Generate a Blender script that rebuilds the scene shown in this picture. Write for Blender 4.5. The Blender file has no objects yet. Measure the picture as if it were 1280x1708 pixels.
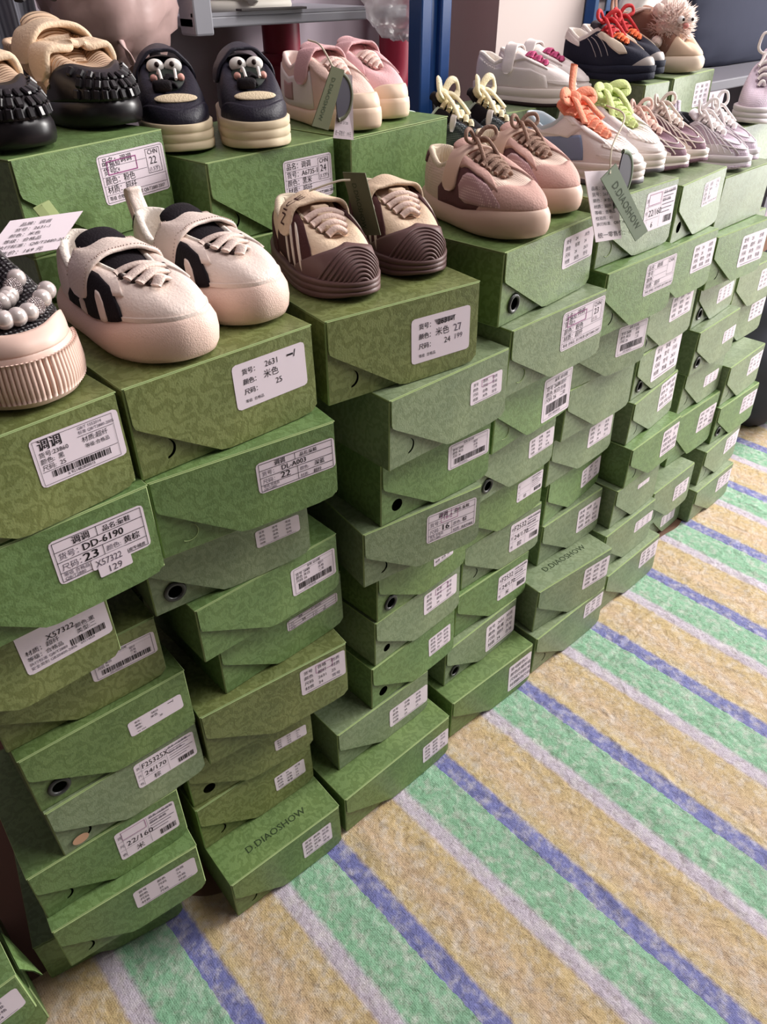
import bpy, bmesh, math, random
import numpy as np
from mathutils import Vector, Matrix, noise
from mathutils.geometry import tessellate_polygon

# ------------------------------------------------------------------ scale
K = 0.65                      # layout units -> metres (a shoe box is about 15 cm wide, 7 cm high)
SC = bpy.context.scene
COL = SC.collection
rnd = random.Random(7)

# ------------------------------------------------------------------ camera
cam_d = bpy.data.cameras.new('camera')
cam = bpy.data.objects.new('camera', cam_d); COL.objects.link(cam)
cam_d.sensor_fit = 'HORIZONTAL'; cam_d.sensor_width = 36.0
cam_d.lens = 1236.06 / 1280.0 * 36.0
cam_d.clip_start = 0.01
cam.location = Vector((-0.01254, -0.67303, 1.32621)) * K
_p, _y = math.radians(-36.478), math.radians(46.900)
_f = Vector((math.cos(_y) * math.cos(_p), math.sin(_y) * math.cos(_p), math.sin(_p)))
cam.rotation_euler = _f.to_track_quat('-Z', 'Y').to_euler()
SC.camera = cam

# ------------------------------------------------------------------ light
SC.view_settings.view_transform = 'Standard'
SC.view_settings.look = 'None'
SC.view_settings.gamma = 1.0
SC.view_settings.use_curve_mapping = False
SC.view_settings.exposure = -0.08
world = bpy.data.worlds.new('world'); SC.world = world
world.use_nodes = True
_bg = world.node_tree.nodes['Background']
_bg.inputs[0].default_value = (0.95, 0.92, 1.0, 1); _bg.inputs[1].default_value = 0.022

def area(name, loc, target, sx, sy, power, col):
    d = bpy.data.lights.new(name, 'AREA'); d.shape = 'RECTANGLE'
    d.size = sx * K; d.size_y = sy * K; d.energy = power; d.color = col
    o = bpy.data.objects.new(name, d); COL.objects.link(o)
    o.location = Vector(loc) * K
    o.rotation_euler = (Vector(target) - Vector(loc)).to_track_quat('-Z', 'Y').to_euler()
    return o
area('daylight_window', (5.2, -1.0, 2.9), (1.2, -0.1, 0.8), 1.6, 1.5, 150, (1.0, 0.97, 0.93))
area('glass_door', (4.9, -1.5, 1.1), (1.4, -0.1, 0.7), 2.0, 2.0, 56, (1.0, 0.98, 0.97))
area('daylight_above', (1.9, -1.4, 3.9), (1.1, 0.0, 0.4), 1.7, 1.2, 31, (1.0, 0.97, 0.94))

# ------------------------------------------------------------------ materials
MATS = {}
def s2l(c):
    return tuple((v / 12.92 if v <= 0.04045 else ((v + 0.055) / 1.055) ** 2.4) for v in [q / 255.0 for q in c])
def mat(name, rgb, rough=0.6, spec=0.3, metal=0.0, bump=0.0, bscale=200.0, var=0.0, vscale=30.0, alpha=1.0, sheen=0.0, kind='noise', coat=0.0):
    if name in MATS: return MATS[name]
    m = bpy.data.materials.new(name); m.use_nodes = True
    nt = m.node_tree; b = nt.nodes['Principled BSDF']
    c = s2l(rgb) + (1,)
    b.inputs['Base Color'].default_value = c
    b.inputs['Roughness'].default_value = rough
    b.inputs['Specular IOR Level'].default_value = spec
    b.inputs['Metallic'].default_value = metal
    b.inputs['Alpha'].default_value = alpha
    b.inputs['Sheen Weight'].default_value = sheen
    b.inputs['Coat Weight'].default_value = coat
    tc = nt.nodes.new('ShaderNodeTexCoord')
    if var > 0:
        n = nt.nodes.new('ShaderNodeTexNoise'); n.inputs['Scale'].default_value = vscale; n.inputs['Detail'].default_value = 4
        nt.links.new(tc.outputs['Object'], n.inputs['Vector'])
        mx = nt.nodes.new('ShaderNodeMix'); mx.data_type = 'RGBA'
        mx.inputs['A'].default_value = tuple(v * (1 - var) for v in c[:3]) + (1,)
        mx.inputs['B'].default_value = tuple(min(1, v * (1 + var)) for v in c[:3]) + (1,)
        nt.links.new(n.outputs['Fac'], mx.inputs['Factor']); nt.links.new(mx.outputs['Result'], b.inputs['Base Color'])
    if bump > 0:
        if kind == 'noise':
            t = nt.nodes.new('ShaderNodeTexNoise'); t.inputs['Scale'].default_value = bscale; t.inputs['Detail'].default_value = 3; src = t.outputs['Fac']
        elif kind == 'dots':
            t = nt.nodes.new('ShaderNodeTexVoronoi'); t.inputs['Scale'].default_value = bscale; t.inputs['Randomness'].default_value = 0.1; src = t.outputs['Distance']
        else:
            t = nt.nodes.new('ShaderNodeTexWave'); t.inputs['Scale'].default_value = bscale; src = t.outputs['Fac']
            t.bands_direction = 'X' if kind == 'ribx' else 'Y'
        nt.links.new(tc.outputs['Object'], t.inputs['Vector'])
        bp = nt.nodes.new('ShaderNodeBump'); bp.inputs['Strength'].default_value = bump; bp.inputs['Distance'].default_value = 0.002
        nt.links.new(src, bp.inputs['Height']); nt.links.new(bp.outputs['Normal'], b.inputs['Normal'])
    MATS[name] = m
    return m

def mesh_mat(name, rgb, rgb2, scale):
    """open knit: pale dots over a darker ground"""
    if name in MATS: return MATS[name]
    m = mat(name, rgb, 0.8, 0.2)
    nt = m.node_tree; b = nt.nodes['Principled BSDF']
    tc = nt.nodes.new('ShaderNodeTexCoord')
    v = nt.nodes.new('ShaderNodeTexVoronoi'); v.inputs['Scale'].default_value = scale; v.inputs['Randomness'].default_value = 0.0
    nt.links.new(tc.outputs['Object'], v.inputs['Vector'])
    r = nt.nodes.new('ShaderNodeValToRGB'); r.color_ramp.elements[0].position = 0.22; r.color_ramp.elements[1].position = 0.42
    r.color_ramp.elements[0].color = s2l(rgb2) + (1,); r.color_ramp.elements[1].color = s2l(rgb) + (1,)
    nt.links.new(v.outputs['Distance'], r.inputs['Fac']); nt.links.new(r.outputs['Color'], b.inputs['Base Color'])
    return m

def green_paper(name, rgb, rgb2):
    """green coated card printed with a darker leafy scroll"""
    m = bpy.data.materials.new(name); m.use_nodes = True
    nt = m.node_tree; N = nt.nodes; Lk = nt.links; b = N['Principled BSDF']
    b.inputs['Roughness'].default_value = 0.42; b.inputs['Specular IOR Level'].default_value = 0.5
    tc = N.new('ShaderNodeTexCoord')
    n1 = N.new('ShaderNodeTexNoise'); n1.inputs['Scale'].default_value = 60; n1.inputs['Detail'].default_value = 2
    Lk.new(tc.outputs['Object'], n1.inputs['Vector'])
    mv = N.new('ShaderNodeVectorMath'); mv.operation = 'MULTIPLY_ADD'; mv.inputs[1].default_value = (0.03, 0.03, 0.03)
    Lk.new(n1.outputs['Color'], mv.inputs[0]); Lk.new(tc.outputs['Object'], mv.inputs[2])
    w = N.new('ShaderNodeTexVoronoi'); w.feature = 'SMOOTH_F1'; w.inputs['Scale'].default_value = 165; w.inputs['Smoothness'].default_value = 0.3
    Lk.new(mv.outputs[0], w.inputs['Vector'])
    w2 = N.new('ShaderNodeTexWave'); w2.wave_type = 'RINGS'; w2.rings_direction = 'SPHERICAL'; w2.inputs['Scale'].default_value = 22; w2.inputs['Distortion'].default_value = 14; w2.inputs['Detail'].default_value = 2; w2.inputs['Detail Scale'].default_value = 3.0
    Lk.new(tc.outputs['Object'], w2.inputs['Vector'])
    ml = N.new('ShaderNodeMath'); ml.operation = 'MULTIPLY'; Lk.new(w.outputs['Distance'], ml.inputs[0]); Lk.new(w2.outputs['Fac'], ml.inputs[1])
    r = N.new('ShaderNodeValToRGB'); r.color_ramp.elements[0].position = 0.16; r.color_ramp.elements[1].position = 0.30
    r.color_ramp.elements[0].color = s2l(rgb2) + (1,); r.color_ramp.elements[1].color = s2l(rgb) + (1,)
    Lk.new(ml.outputs[0], r.inputs['Fac'])
    n2 = N.new('ShaderNodeTexNoise'); n2.inputs['Scale'].default_value = 18; n2.inputs['Detail'].default_value = 6
    Lk.new(tc.outputs['Object'], n2.inputs['Vector'])
    r2 = N.new('ShaderNodeValToRGB'); r2.color_ramp.elements[0].position = 0.3; r2.color_ramp.elements[1].position = 0.7
    r2.color_ramp.elements[0].color = (0.80, 0.82, 0.80, 1); r2.color_ramp.elements[1].color = (1.12, 1.08, 1.05, 1)
    Lk.new(n2.outputs['Fac'], r2.inputs['Fac'])
    mx = N.new('ShaderNodeMix'); mx.data_type = 'RGBA'; mx.blend_type = 'MULTIPLY'; mx.inputs['Factor'].default_value = 1
    Lk.new(r.outputs['Color'], mx.inputs['A']); Lk.new(r2.outputs['Color'], mx.inputs['B'])
    Lk.new(mx.outputs['Result'], b.inputs['Base Color'])
    n3 = N.new('ShaderNodeTexNoise'); n3.inputs['Scale'].default_value = 700
    Lk.new(tc.outputs['Object'], n3.inputs['Vector'])
    bp = N.new('ShaderNodeBump'); bp.inputs['Strength'].default_value = 0.25; bp.inputs['Distance'].default_value = 0.001
    Lk.new(n3.outputs['Fac'], bp.inputs['Height']); Lk.new(bp.outputs['Normal'], b.inputs['Normal'])
    return m
GREENS = [green_paper('green_card_olive', (120, 130, 80), (104, 113, 64)),
          green_paper('green_card_leaf', (108, 136, 84), (96, 122, 71)),
          green_paper('green_card_hazy_sage', (126, 141, 110), (114, 129, 97)),  # greyed sage; haze over the far stacks is mixed into this colour
          green_paper('green_card_moss', (108, 132, 80), (95, 118, 67))]
M_EDGE = mat('worn_card_edge', (148, 166, 114), 0.7, 0.2, var=0.15, vscale=120)
M_RAW = mat('raw_card', (150, 124, 98), 0.85, 0.1)
M_PAPER = mat('label_paper', (226, 212, 222), 0.5, 0.35, var=0.03, vscale=40)
M_INK = mat('black_ink', (34, 30, 34), 0.6, 0.2)
M_INK2 = mat('grey_ink', (92, 84, 96), 0.6, 0.2)
M_STAMP = mat('magenta_stamp_ink', (150, 80, 130), 0.6, 0.2)
M_RING = mat('black_eyelet', (48, 48, 48), 0.35, 0.5)
M_BRAND = mat('dark_green_print', (44, 58, 34), 0.6, 0.2)

# ------------------------------------------------------------------ mesh helpers
def make(name, V, F, m, parent=None, smooth=False, fm=None, loc=None, rot=None):
    me = bpy.data.meshes.new(name)
    me.from_pydata([(v[0] * K, v[1] * K, v[2] * K) for v in V], [], F)
    for q in (m if isinstance(m, (list, tuple)) else [m]): me.materials.append(q)
    if fm: me.polygons.foreach_set('material_index', fm)
    if smooth: me.polygons.foreach_set('use_smooth', [True] * len(me.polygons))
    me.update()
    o = bpy.data.objects.new(name, me); COL.objects.link(o)
    if parent is not None: o.parent = parent
    if loc is not None: o.location = Vector(loc) * K
    if rot is not None: o.rotation_euler = rot
    return o
def empty(name, loc, rz=0.0, label=None, cat=None, group=None):
    o = bpy.data.objects.new(name, None); COL.objects.link(o)
    o.location = Vector(loc) * K; o.rotation_euler = (0, 0, rz)
    o.empty_display_size = 0.02
    return tag(o, label, cat, group)
def tag(o, label=None, cat=None, group=None, kind=None):
    if label: o['label'] = label
    if cat: o['category'] = cat
    if group: o['group'] = group
    if kind: o['kind'] = kind
    return o

class MB:
    """collects pieces of one part"""
    def __init__(s): s.V = []; s.F = []; s.M = []
    def add(s, V, F, mi=0):
        b = len(s.V); s.V += [tuple(v) for v in V]; s.F += [tuple(i + b for i in f) for f in F]; s.M += [mi] * len(F); return s
    def build(s, name, m, parent=None, smooth=False, **k): return make(name, s.V, s.F, m, parent, smooth, s.M, **k)

def box_vf(x0, y0, z0, x1, y1, z1):
    V = [(x0, y0, z0), (x1, y0, z0), (x1, y1, z0), (x0, y1, z0), (x0, y0, z1), (x1, y0, z1), (x1, y1, z1), (x0, y1, z1)]
    return V, [(0, 3, 2, 1), (4, 5, 6, 7), (0, 1, 5, 4), (1, 2, 6, 5), (2, 3, 7, 6), (3, 0, 4, 7)]
def bevel_box_vf(x0, y0, z0, x1, y1, z1, r, seg=2):
    bm = bmesh.new(); V, F = box_vf(x0, y0, z0, x1, y1, z1)
    vs = [bm.verts.new(v) for v in V]
    for f in F: bm.faces.new([vs[i] for i in f])
    bmesh.ops.bevel(bm, geom=bm.edges[:], offset=r, segments=seg, affect='EDGES', profile=0.5)
    bm.verts.index_update()
    out = [v.co[:] for v in bm.verts], [tuple(v.index for v in f.verts) for f in bm.faces]
    bm.free(); return out
def grid_vf(G, close_u=False, close_v=False):
    """G: array (nu, nv, 3)"""
    G = np.asarray(G); nu, nv = G.shape[:2]; F = []
    for i in range(nu if close_u else nu - 1):
        for j in range(nv if close_v else nv - 1):
            a, b = i * nv + j, ((i + 1) % nu) * nv + j
            c, d = ((i + 1) % nu) * nv + (j + 1) % nv, i * nv + (j + 1) % nv
            F.append((a, b, c, d))
    return G.reshape(-1, 3).tolist(), F
def catmull(P, n):
    P = np.asarray(P, float)
    if len(P) == 2: return np.array([P[0] + (P[1] - P[0]) * t for t in np.linspace(0, 1, n)])
    Q = np.vstack([2 * P[0] - P[1], P, 2 * P[-1] - P[-2]]); out = []
    for t in np.linspace(0, len(P) - 1 - 1e-9, n):
        i = int(t); f = t - i; a, b, c, d = Q[i:i + 4]
        out.append(0.5 * (2 * b + (c - a) * f + (2 * a - 5 * b + 4 * c - d) * f * f + (3 * b - a - 3 * c + d) * f ** 3))
    return np.array(out)
def sweep_vf(P, rx, rz, n=24, seg=8, up=(0, 0, 1), closed=False, sq=1.0):
    """sweep an elliptical (or squarish) section along smoothed points; rx sideways, rz along up"""
    C = catmull(P, n) if n else np.asarray(P, float)
    n = len(C); T = np.gradient(C, axis=0)
    if closed:
        T[0] = T[-1] = C[1] - C[-2]
    T /= np.linalg.norm(T, axis=1)[:, None] + 1e-12
    U = np.tile(np.asarray(up, float), (n, 1)) if np.ndim(up) == 1 else np.asarray(up, float)
    S = np.cross(T, U); ln = np.linalg.norm(S, axis=1); 
    for i in range(n):
        if ln[i] < 1e-4: S[i] = S[i - 1] if i else np.array([1.0, 0, 0])
    S /= np.linalg.norm(S, axis=1)[:, None] + 1e-12
    N = np.cross(S, T)
    rx = np.broadcast_to(np.asarray(rx, float), (n,)); rz = np.broadcast_to(np.asarray(rz, float), (n,))
    a = np.linspace(0, 2 * np.pi, seg, endpoint=False) + np.pi / seg
    ca = np.sign(np.cos(a)) * np.abs(np.cos(a)) ** sq; sa = np.sign(np.sin(a)) * np.abs(np.sin(a)) ** sq
    G = C[:, None, :] + S[:, None, :] * (rx[:, None] * ca)[..., None] + N[:, None, :] * (rz[:, None] * sa)[..., None]
    V, F = grid_vf(G, False, True)
    if not closed:
        F.append(tuple(range(seg - 1, -1, -1))); F.append(tuple((n - 1) * seg + i for i in range(seg)))
    # section winding: make the normals point outwards
    return V, [tuple(reversed(f)) for f in F]
def ball_vf(c, r, nu=14, nv=9, sx=1, sy=1, sz=1):
    V = [(c[0], c[1], c[2] - r * sz)]; F = []
    for j in range(1, nv):
        t = math.pi * j / nv
        for i in range(nu):
            p = 2 * math.pi * i / nu
            V.append((c[0] + r * sx * math.sin(t) * math.cos(p), c[1] + r * sy * math.sin(t) * math.sin(p), c[2] - r * sz * math.cos(t)))
    V.append((c[0], c[1], c[2] + r * sz)); e = len(V) - 1
    for i in range(nu): F.append((0, 1 + (i + 1) % nu, 1 + i))
    for j in range(nv - 2):
        for i in range(nu):
            a = 1 + j * nu + i; b = 1 + j * nu + (i + 1) % nu
            F.append((a, b, b + nu, a + nu))
    for i in range(nu):
        b = 1 + (nv - 2) * nu; F.append((b + i, b + (i + 1) % nu, e))
    return V, F

# ------------------------------------------------------------------ lettering
_txt = {}
def text_geo(s):
    """triangulated glyph outlines of s, height of a capital about 0.7"""
    if s in _txt: return _txt[s]
    c = bpy.data.curves.new('lettering', 'FONT'); c.body = s; c.resolution_u = 2
    o = bpy.data.objects.new('lettering', c); COL.objects.link(o)
    dg = bpy.context.evaluated_depsgraph_get()
    me = bpy.data.meshes.new_from_object(o.evaluated_get(dg))
    V = [(v.co.x, v.co.y) for v in me.vertices]; F = [tuple(p.vertices) for p in me.polygons]
    bpy.data.objects.remove(o); bpy.data.curves.remove(c); bpy.data.meshes.remove(me)
    w = max([v[0] for v in V], default=0)
    _txt[s] = (V, F, w); return _txt[s]
class Print:
    """flat printing in label coordinates: x right 0..1, y down 0..h"""
    def __init__(s): s.V = []; s.F = []; s.M = []
    def t(s, x, y, h, txt, mi=0, bold=False, shear=0.0, sx=1.0, vert=False):
        V, F, w = text_geo(txt); b = len(s.V); k = h / 0.72
        for dx in ((0, 0.035) if bold else (0,)):
            b = len(s.V)
            for a, c in V: s.V.append((x + ((a + dx) * sx + c * shear) * k, y - c * k))
            s.F += [tuple(i + b for i in f) for f in F]; s.M += [mi] * len(F)
        return s
    def q(s, x0, y0, x1, y1, mi=0):
        b = len(s.V); s.V += [(x0, y0), (x1, y0), (x1, y1), (x0, y1)]; s.F.append((b + 3, b + 2, b + 1, b)); s.M.append(mi); return s
    def frame(s, x0, y0, x1, y1, w=0.006, mi=0):
        s.q(x0, y0, x1, y0 + w, mi).q(x0, y1 - w, x1, y1, mi).q(x0, y0, x0 + w, y1, mi).q(x1 - w, y0, x1, y1, mi); return s
    def bars(s, x0, y0, x1, y1, seed=1, mi=0):
        r = random.Random(seed); x = x0
        while x < x1:
            w = r.choice((0.006, 0.006, 0.012, 0.018)); s.q(x, y0, min(x + w, x1), y1, mi); x += w + r.choice((0.007, 0.007, 0.012))
        return s
# ------------------------------------------------------------------ printed labels
def P_table(h, num, size, colr, matl, stamp=False):
    p = Print(); p.frame(.03, .05 * h, .97, .95 * h)
    for k in (.26, .5, .74): p.q(.03, k * h, .97, k * h + .006)
    p.q(.48, .05 * h, .486, .26 * h); p.q(.5, .5 * h, .506, .95 * h)
    p.t(.22, .22 * h, .13 * h, '调调', bold=True); p.t(.54, .22 * h, .10 * h, '品名:童鞋', bold=True)
    p.t(.06, .45 * h, .12 * h, '货号：', 1); p.t(.3, .46 * h, .16 * h, num, bold=True)
    p.t(.06, .7 * h, .12 * h, '尺码：', 1); p.t(.28, .71 * h, .19 * h, size, bold=True, sx=1.25)
    p.t(.53, .69 * h, .10 * h, '颜色:', 1); p.t(.72, .69 * h, .125 * h, colr, bold=True)
    p.t(.53, .92 * h, .09 * h, '材质:', 1); p.t(.70, .92 * h, (.10 if len(matl) < 4 else .066) * h, matl, bold=True)
    p.t(.06, .84 * h, .07 * h, '等级 合格品', 1); p.t(.06, .93 * h, .07 * h, 'QB/T2880', 1)
    if stamp: p.frame(.28, .12 * h, .62, .44 * h, .008, 2); p.t(.32, .35 * h, .14 * h, '16-2', 2)
    return p
def P_plain(h, num, colr, size, scribble=False):
    p = Print()
    p.t(.12, .25 * h, .1 * h, '货号：', bold=True); p.t(.12, .47 * h, .1 * h, '颜色：', bold=True)
    p.t(.12, .69 * h, .1 * h, '尺码：', bold=True); p.t(.12, .88 * h, .06 * h, '等级  合格品')
    p.t(.43, .25 * h, .13 * h, num); p.t(.40, .48 * h, .14 * h, colr); p.t(.55, .7 * h, .13 * h, size)
    if scribble:
        for k in range(5): p.q(.38 + .01 * k, (.13 + .022 * k) * h, .74 - .012 * k, (.142 + .022 * k) * h)
        p.t(.72, .5 * h, .17 * h, '27', 1, shear=-.2); p.t(.72, .68 * h, .12 * h, '199', 1)
    else: p.q(.74, .16 * h, .83, .20 * h); p.t(.83, .25 * h, .16 * h, '/', bold=True)
    return p
def P_wide(h):
    p = Print(); p.frame(.03, .05 * h, .93, .96 * h, .004)
    p.t(.07, .25 * h, .17 * h, '调调', bold=True); p.t(.06, .40 * h, .088 * h, '货号:23860'); p.t(.06, .53 * h, .088 * h, '颜色:  黑'); p.t(.06, .66 * h, .088 * h, '尺码:  25')
    p.t(.52, .14 * h, .06 * h, 'GB/T 1552014', 1); p.t(.52, .23 * h, .06 * h, '标准 QB/T2880-2005', 1)
    p.q(.5, .27 * h, .92, .278 * h); p.t(.54, .41 * h, .092 * h, '材质:超纤'); p.t(.56, .54 * h, .07 * h, '等级:合格品')
    p.q(.05, .69 * h, .92, .698 * h); p.bars(.14, .72 * h, .82, .85 * h, 3); p.t(.3, .92 * h, .06 * h, '6 921482800015')
    return p
def P_low(h):
    p = Print()
    p.t(.3, .44 * h, .12 * h, 'X57322'); p.t(.05, .56 * h, .09 * h, '材质：超纤'); p.t(.05, .70 * h, .08 * h, '等级：合格品'); p.t(.05, .81 * h, .06 * h, '执行标准 QB/T2880', 1); p.t(.05, .91 * h, .06 * h, '安全类别 GB20400-2006', 1)
    p.t(.62, .5 * h, .085 * h, '颜色:黑'); p.t(.62, .63 * h, .085 * h, '类型:二'); p.bars(.52, .69 * h, .93, .84 * h, 5); p.t(.62, .9 * h, .05 * h, '69214828', 1)
    return p
def P_model(h, num, size, colr, stamp=False, seed=1):
    p = Print()
    for k in (.36, .68): p.q(.02, k * h, .5, k * h + .004, 1)
    p.q(.1, .05 * h, .104, .95 * h, 1); p.q(.52, .05 * h, .524, .95 * h, 1)
    for k, t in enumerate(('货', '尺', '色')): p.t(.03, (.25 + .32 * k) * h, .08 * h, t, 1)
    p.t(.12, .3 * h, .2 * h, num, sx=.8); p.t(.14, .62 * h, .17 * h, size); p.t(.26, .92 * h, .15 * h, colr)
    for k in range(6): p.q(.56, (.1 + .1 * k) * h, .96 - .06 * (k % 3), (.12 + .1 * k) * h, 1)
    p.t(.56, .13 * h, .07 * h, '品名 儿童皮鞋', 1); p.t(.56, .33 * h, .07 * h, '超纤 合格', 1)
    p.bars(.68, .72 * h, .95, .9 * h, seed)
    if stamp: p.frame(.1, .06 * h, .5, .34 * h, .008, 2)
    return p
def P_bar(h, seed=1):
    p = Print(); p.frame(.06, .05 * h, .95, .95 * h, .006, 1)
    p.t(.36, .15 * h, .07 * h, '童鞋 运动鞋'); p.q(.08, .2 * h, .93, .206 * h, 1)
    for k, t in enumerate(('货号 2688', '颜色 米白', '尺码 26')): p.t(.1, (.3 + .13 * k) * h, .09 * h, t); p.t(.6, (.3 + .13 * k) * h, .08 * h, ('超纤', '合格', '二类')[k], 1)
    p.bars(.14, .62 * h, .9, .84 * h, seed); p.t(.25, .92 * h, .06 * h, '6921482800' + str(seed % 10), 1)
    return p
def P_rows(h, seed=1, stamp=False):
    p = Print(); r = random.Random(seed); W = ('货号', '颜色', '尺码', '材质', '等级', '标准', '2631', '米色', '24', '25', '超纤', '合格')
    for i in range(4):
        x = .08
        for j in range(3):
            t = W[i] if j == 0 else r.choice(W); p.t(x, (.22 + .21 * i) * h, .11 * h, t, 0 if j < 2 else 1); x += .3
    p.q(.12, .93 * h, .9, .945 * h, 1)
    if stamp: p.frame(.34, .08 * h, .72, .38 * h, .01, 2)
    return p
def P_chn(h, num, colr, size, sub, stamp):
    p = Print(); p.frame(.03, .04 * h, .97, .96 * h, .004)
    for k in (.25, .44, .62, .8): p.q(.03, k * h, .97 if k > .5 else .7, k * h + .004, 1)
    p.t(.06, .21 * h, .12 * h, '品名：调调'); p.t(.06, .4 * h, .12 * h, '货号：' + num); p.t(.06, .585 * h, .12 * h, '颜色：' + colr); p.t(.06, .765 * h, .12 * h, '材质：超纤'); p.t(.06, .915 * h, .07 * h, '等级 合格品  执行标准 QB/T2880-2007')
    p.frame(.71, .08 * h, .93, .58 * h, .005); p.t(.74, .2 * h, .1 * h, 'CHN'); p.t(.75, .4 * h, .16 * h, size); p.t(.73, .54 * h, .08 * h, sub, 1)
    if stamp: p.frame(.12, .14 * h, .56, .42 * h, .012, 2); p.t(.17, .26 * h, .1 * h, '8630', 1); p.t(.22, .38 * h, .08 * h, '2 4', 1)
    return p

# ------------------------------------------------------------------ shoe boxes
DEP = 0.235
def front_y(v):
    return -(0.0024 + 0.0055 * max(0, v) ** 1.5)
def arc(cx, cy, r, a0, a1, n, sy=1.0):
    return [(cx + r * math.cos(a0 + (a1 - a0) * i / n), cy + sy * r * math.sin(a0 + (a1 - a0) * i / n)) for i in range(n + 1)]
def tess(loops):
    T = tessellate_polygon([[Vector((p[0], p[1], 0)) for p in L] for L in loops])
    return T
def orient(F, P, want=1):
    out = []
    for f in F:
        a, b, c = (P[i] for i in f)
        s = (b[0] - a[0]) * (c[1] - a[1]) - (b[1] - a[1]) * (c[0] - a[0])
        out.append(tuple(f) if s * want > 0 else tuple(reversed(f)))
    return out

def shoe_box(name, loc, yaw, W, H, D=DEP, green=0, hole='', flap=True, lab=None, prn=None, inks=None, label=None, group=None, tip=.47, cat='shoe box', seed=0):
    r = random.Random(seed)
    g = GREENS[green % len(GREENS)]
    root = empty(name, loc, yaw, label, cat, group)
    Hb = H - 0.002
    # body: five card walls, the front one with its finger hole
    b = MB(); V, F = bevel_box_vf(0, 0, 0.0004, W, D, Hb, 0.0016, 1)
    bm = bmesh.new(); vs = [bm.verts.new(v) for v in V]
    for f in F: bm.faces.new([vs[i] for i in f])
    bm.normal_update()
    mats = []; V2 = [v.co[:] for v in bm.verts]; bm.verts.index_update(); FF = []; front = None
    for f in bm.faces:
        ix = tuple(v.index for v in f.verts)
        big = f.calc_area() > 0.25 * min(W, D) * Hb * 0.5
        if f.normal.y < -0.99 and big: front = ix; continue
        FF.append(ix); mats.append(0 if big else 1)
    bm.free()
    hx, hz = W * (.13 + .02 * r.random()), H * (.24 + .03 * r.random())
    loops = [[(V2[i][0], V2[i][2]) for i in front]]
    rr = .0105
    if hole == 'E': rr = .010
    if hole == 'h': rr = .008
    if hole in ('E', 'H', 'h'): loops.append(arc(hx, hz, rr, 0, 2 * math.pi, 22)[:-1])
    if hole == 'C': # a half-pushed disc: an open crescent
        a = arc(hx, hz, .0125, -1.5, 1.1, 12); c = arc(hx - .0022, hz + .0016, .0118, 1.1, -1.5, 12); loops.append(a + c[1:-1])
    P = [p for L in loops for p in L]; T = orient(tess(loops), P, 1)
    base = len(V2); yf = V2[front[0]][1]
    V2 += [(p[0], yf, p[1]) for p in P]; FF += [tuple(i + base for i in f) for f in T]; mats += [0] * len(T)
    make('box_body', V2, FF, [g, M_EDGE], root, fm=mats)
    # lid with its tuck-down front flap
    lid = MB(); V, F = bevel_box_vf(-.0006, -.0004, Hb, W + .0006, D, H, .0006, 1)
    lid.add(V, F); mi = [1 if max(V[i][2] for i in f) > Hb + .001 and (max(V[i][1] for i in f) < .004 or max(V[i][0] for i in f) < .004 or min(V[i][0] for i in f) > W - .004) else 0 for f in F]
    lid.M = mi; lid.build('lid', [g, M_EDGE], root)
    if flap:
        t = tip + r.uniform(-.03, .03); lv = .39 + r.uniform(-.03, .03)
        o = [(.008, .012), (.008, lv - .05), (.014, lv), (.035, lv + .035)]
        o += [(.035 + (t - .05 - .035) * q, lv + .035 + (.965 - lv - .035) * q) for q in (.25, .5, .75, 1)] + [(t, .985), (t + .2, .988), (.86, .985), (.95, .965), (.985, .9), (.99, .6), (.99, .3), (.99, .012)]
        pts = [(u * W, H * (1 - v)) for u, v in o]
        vv = [v for u, v in o]; n = len(o)
        T = orient(tess([pts]), pts, 1)
        fr = [(p[0], front_y(v), p[1]) for p, v in zip(pts, vv)]; bk = [(p[0], front_y(v) + .0018, p[1]) for p, v in zip(pts, vv)]
        m = MB(); m.add(fr + bk, T + [tuple(i + n for i in reversed(f)) for f in T])
        m.add(fr + bk, [(i, i + n, (i + 1) % n + n, (i + 1) % n) for i in range(n)], 1)
        m.build('front_flap', [g, M_EDGE], root)
    if hole == 'E':
        A = [(hx + .0122 * math.cos(a), -.0012, hz + .0122 * math.sin(a)) for a in np.linspace(0, 2 * math.pi, 25)]
        V, F = sweep_vf(A, .0032, .0022, 0, 8, up=(0, -1, 0), closed=True); m = MB().add(V, F); m.build('eyelet', M_RING, root, True)
    if hole == 'P':
        A = [(hx + .012 * math.cos(a), -.0004, hz + .012 * math.sin(a)) for a in np.linspace(-2.2, 1.2, 20)]
        V, F = sweep_vf(A, .0006, .0006, 0, 5, up=(0, -1, 0)); MB().add(V, F).build('pressed_disc', M_EDGE, root, True)
    if lab:
        sticker(root, lab, W, H, prn, inks, flap, r)
    return root

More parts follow.
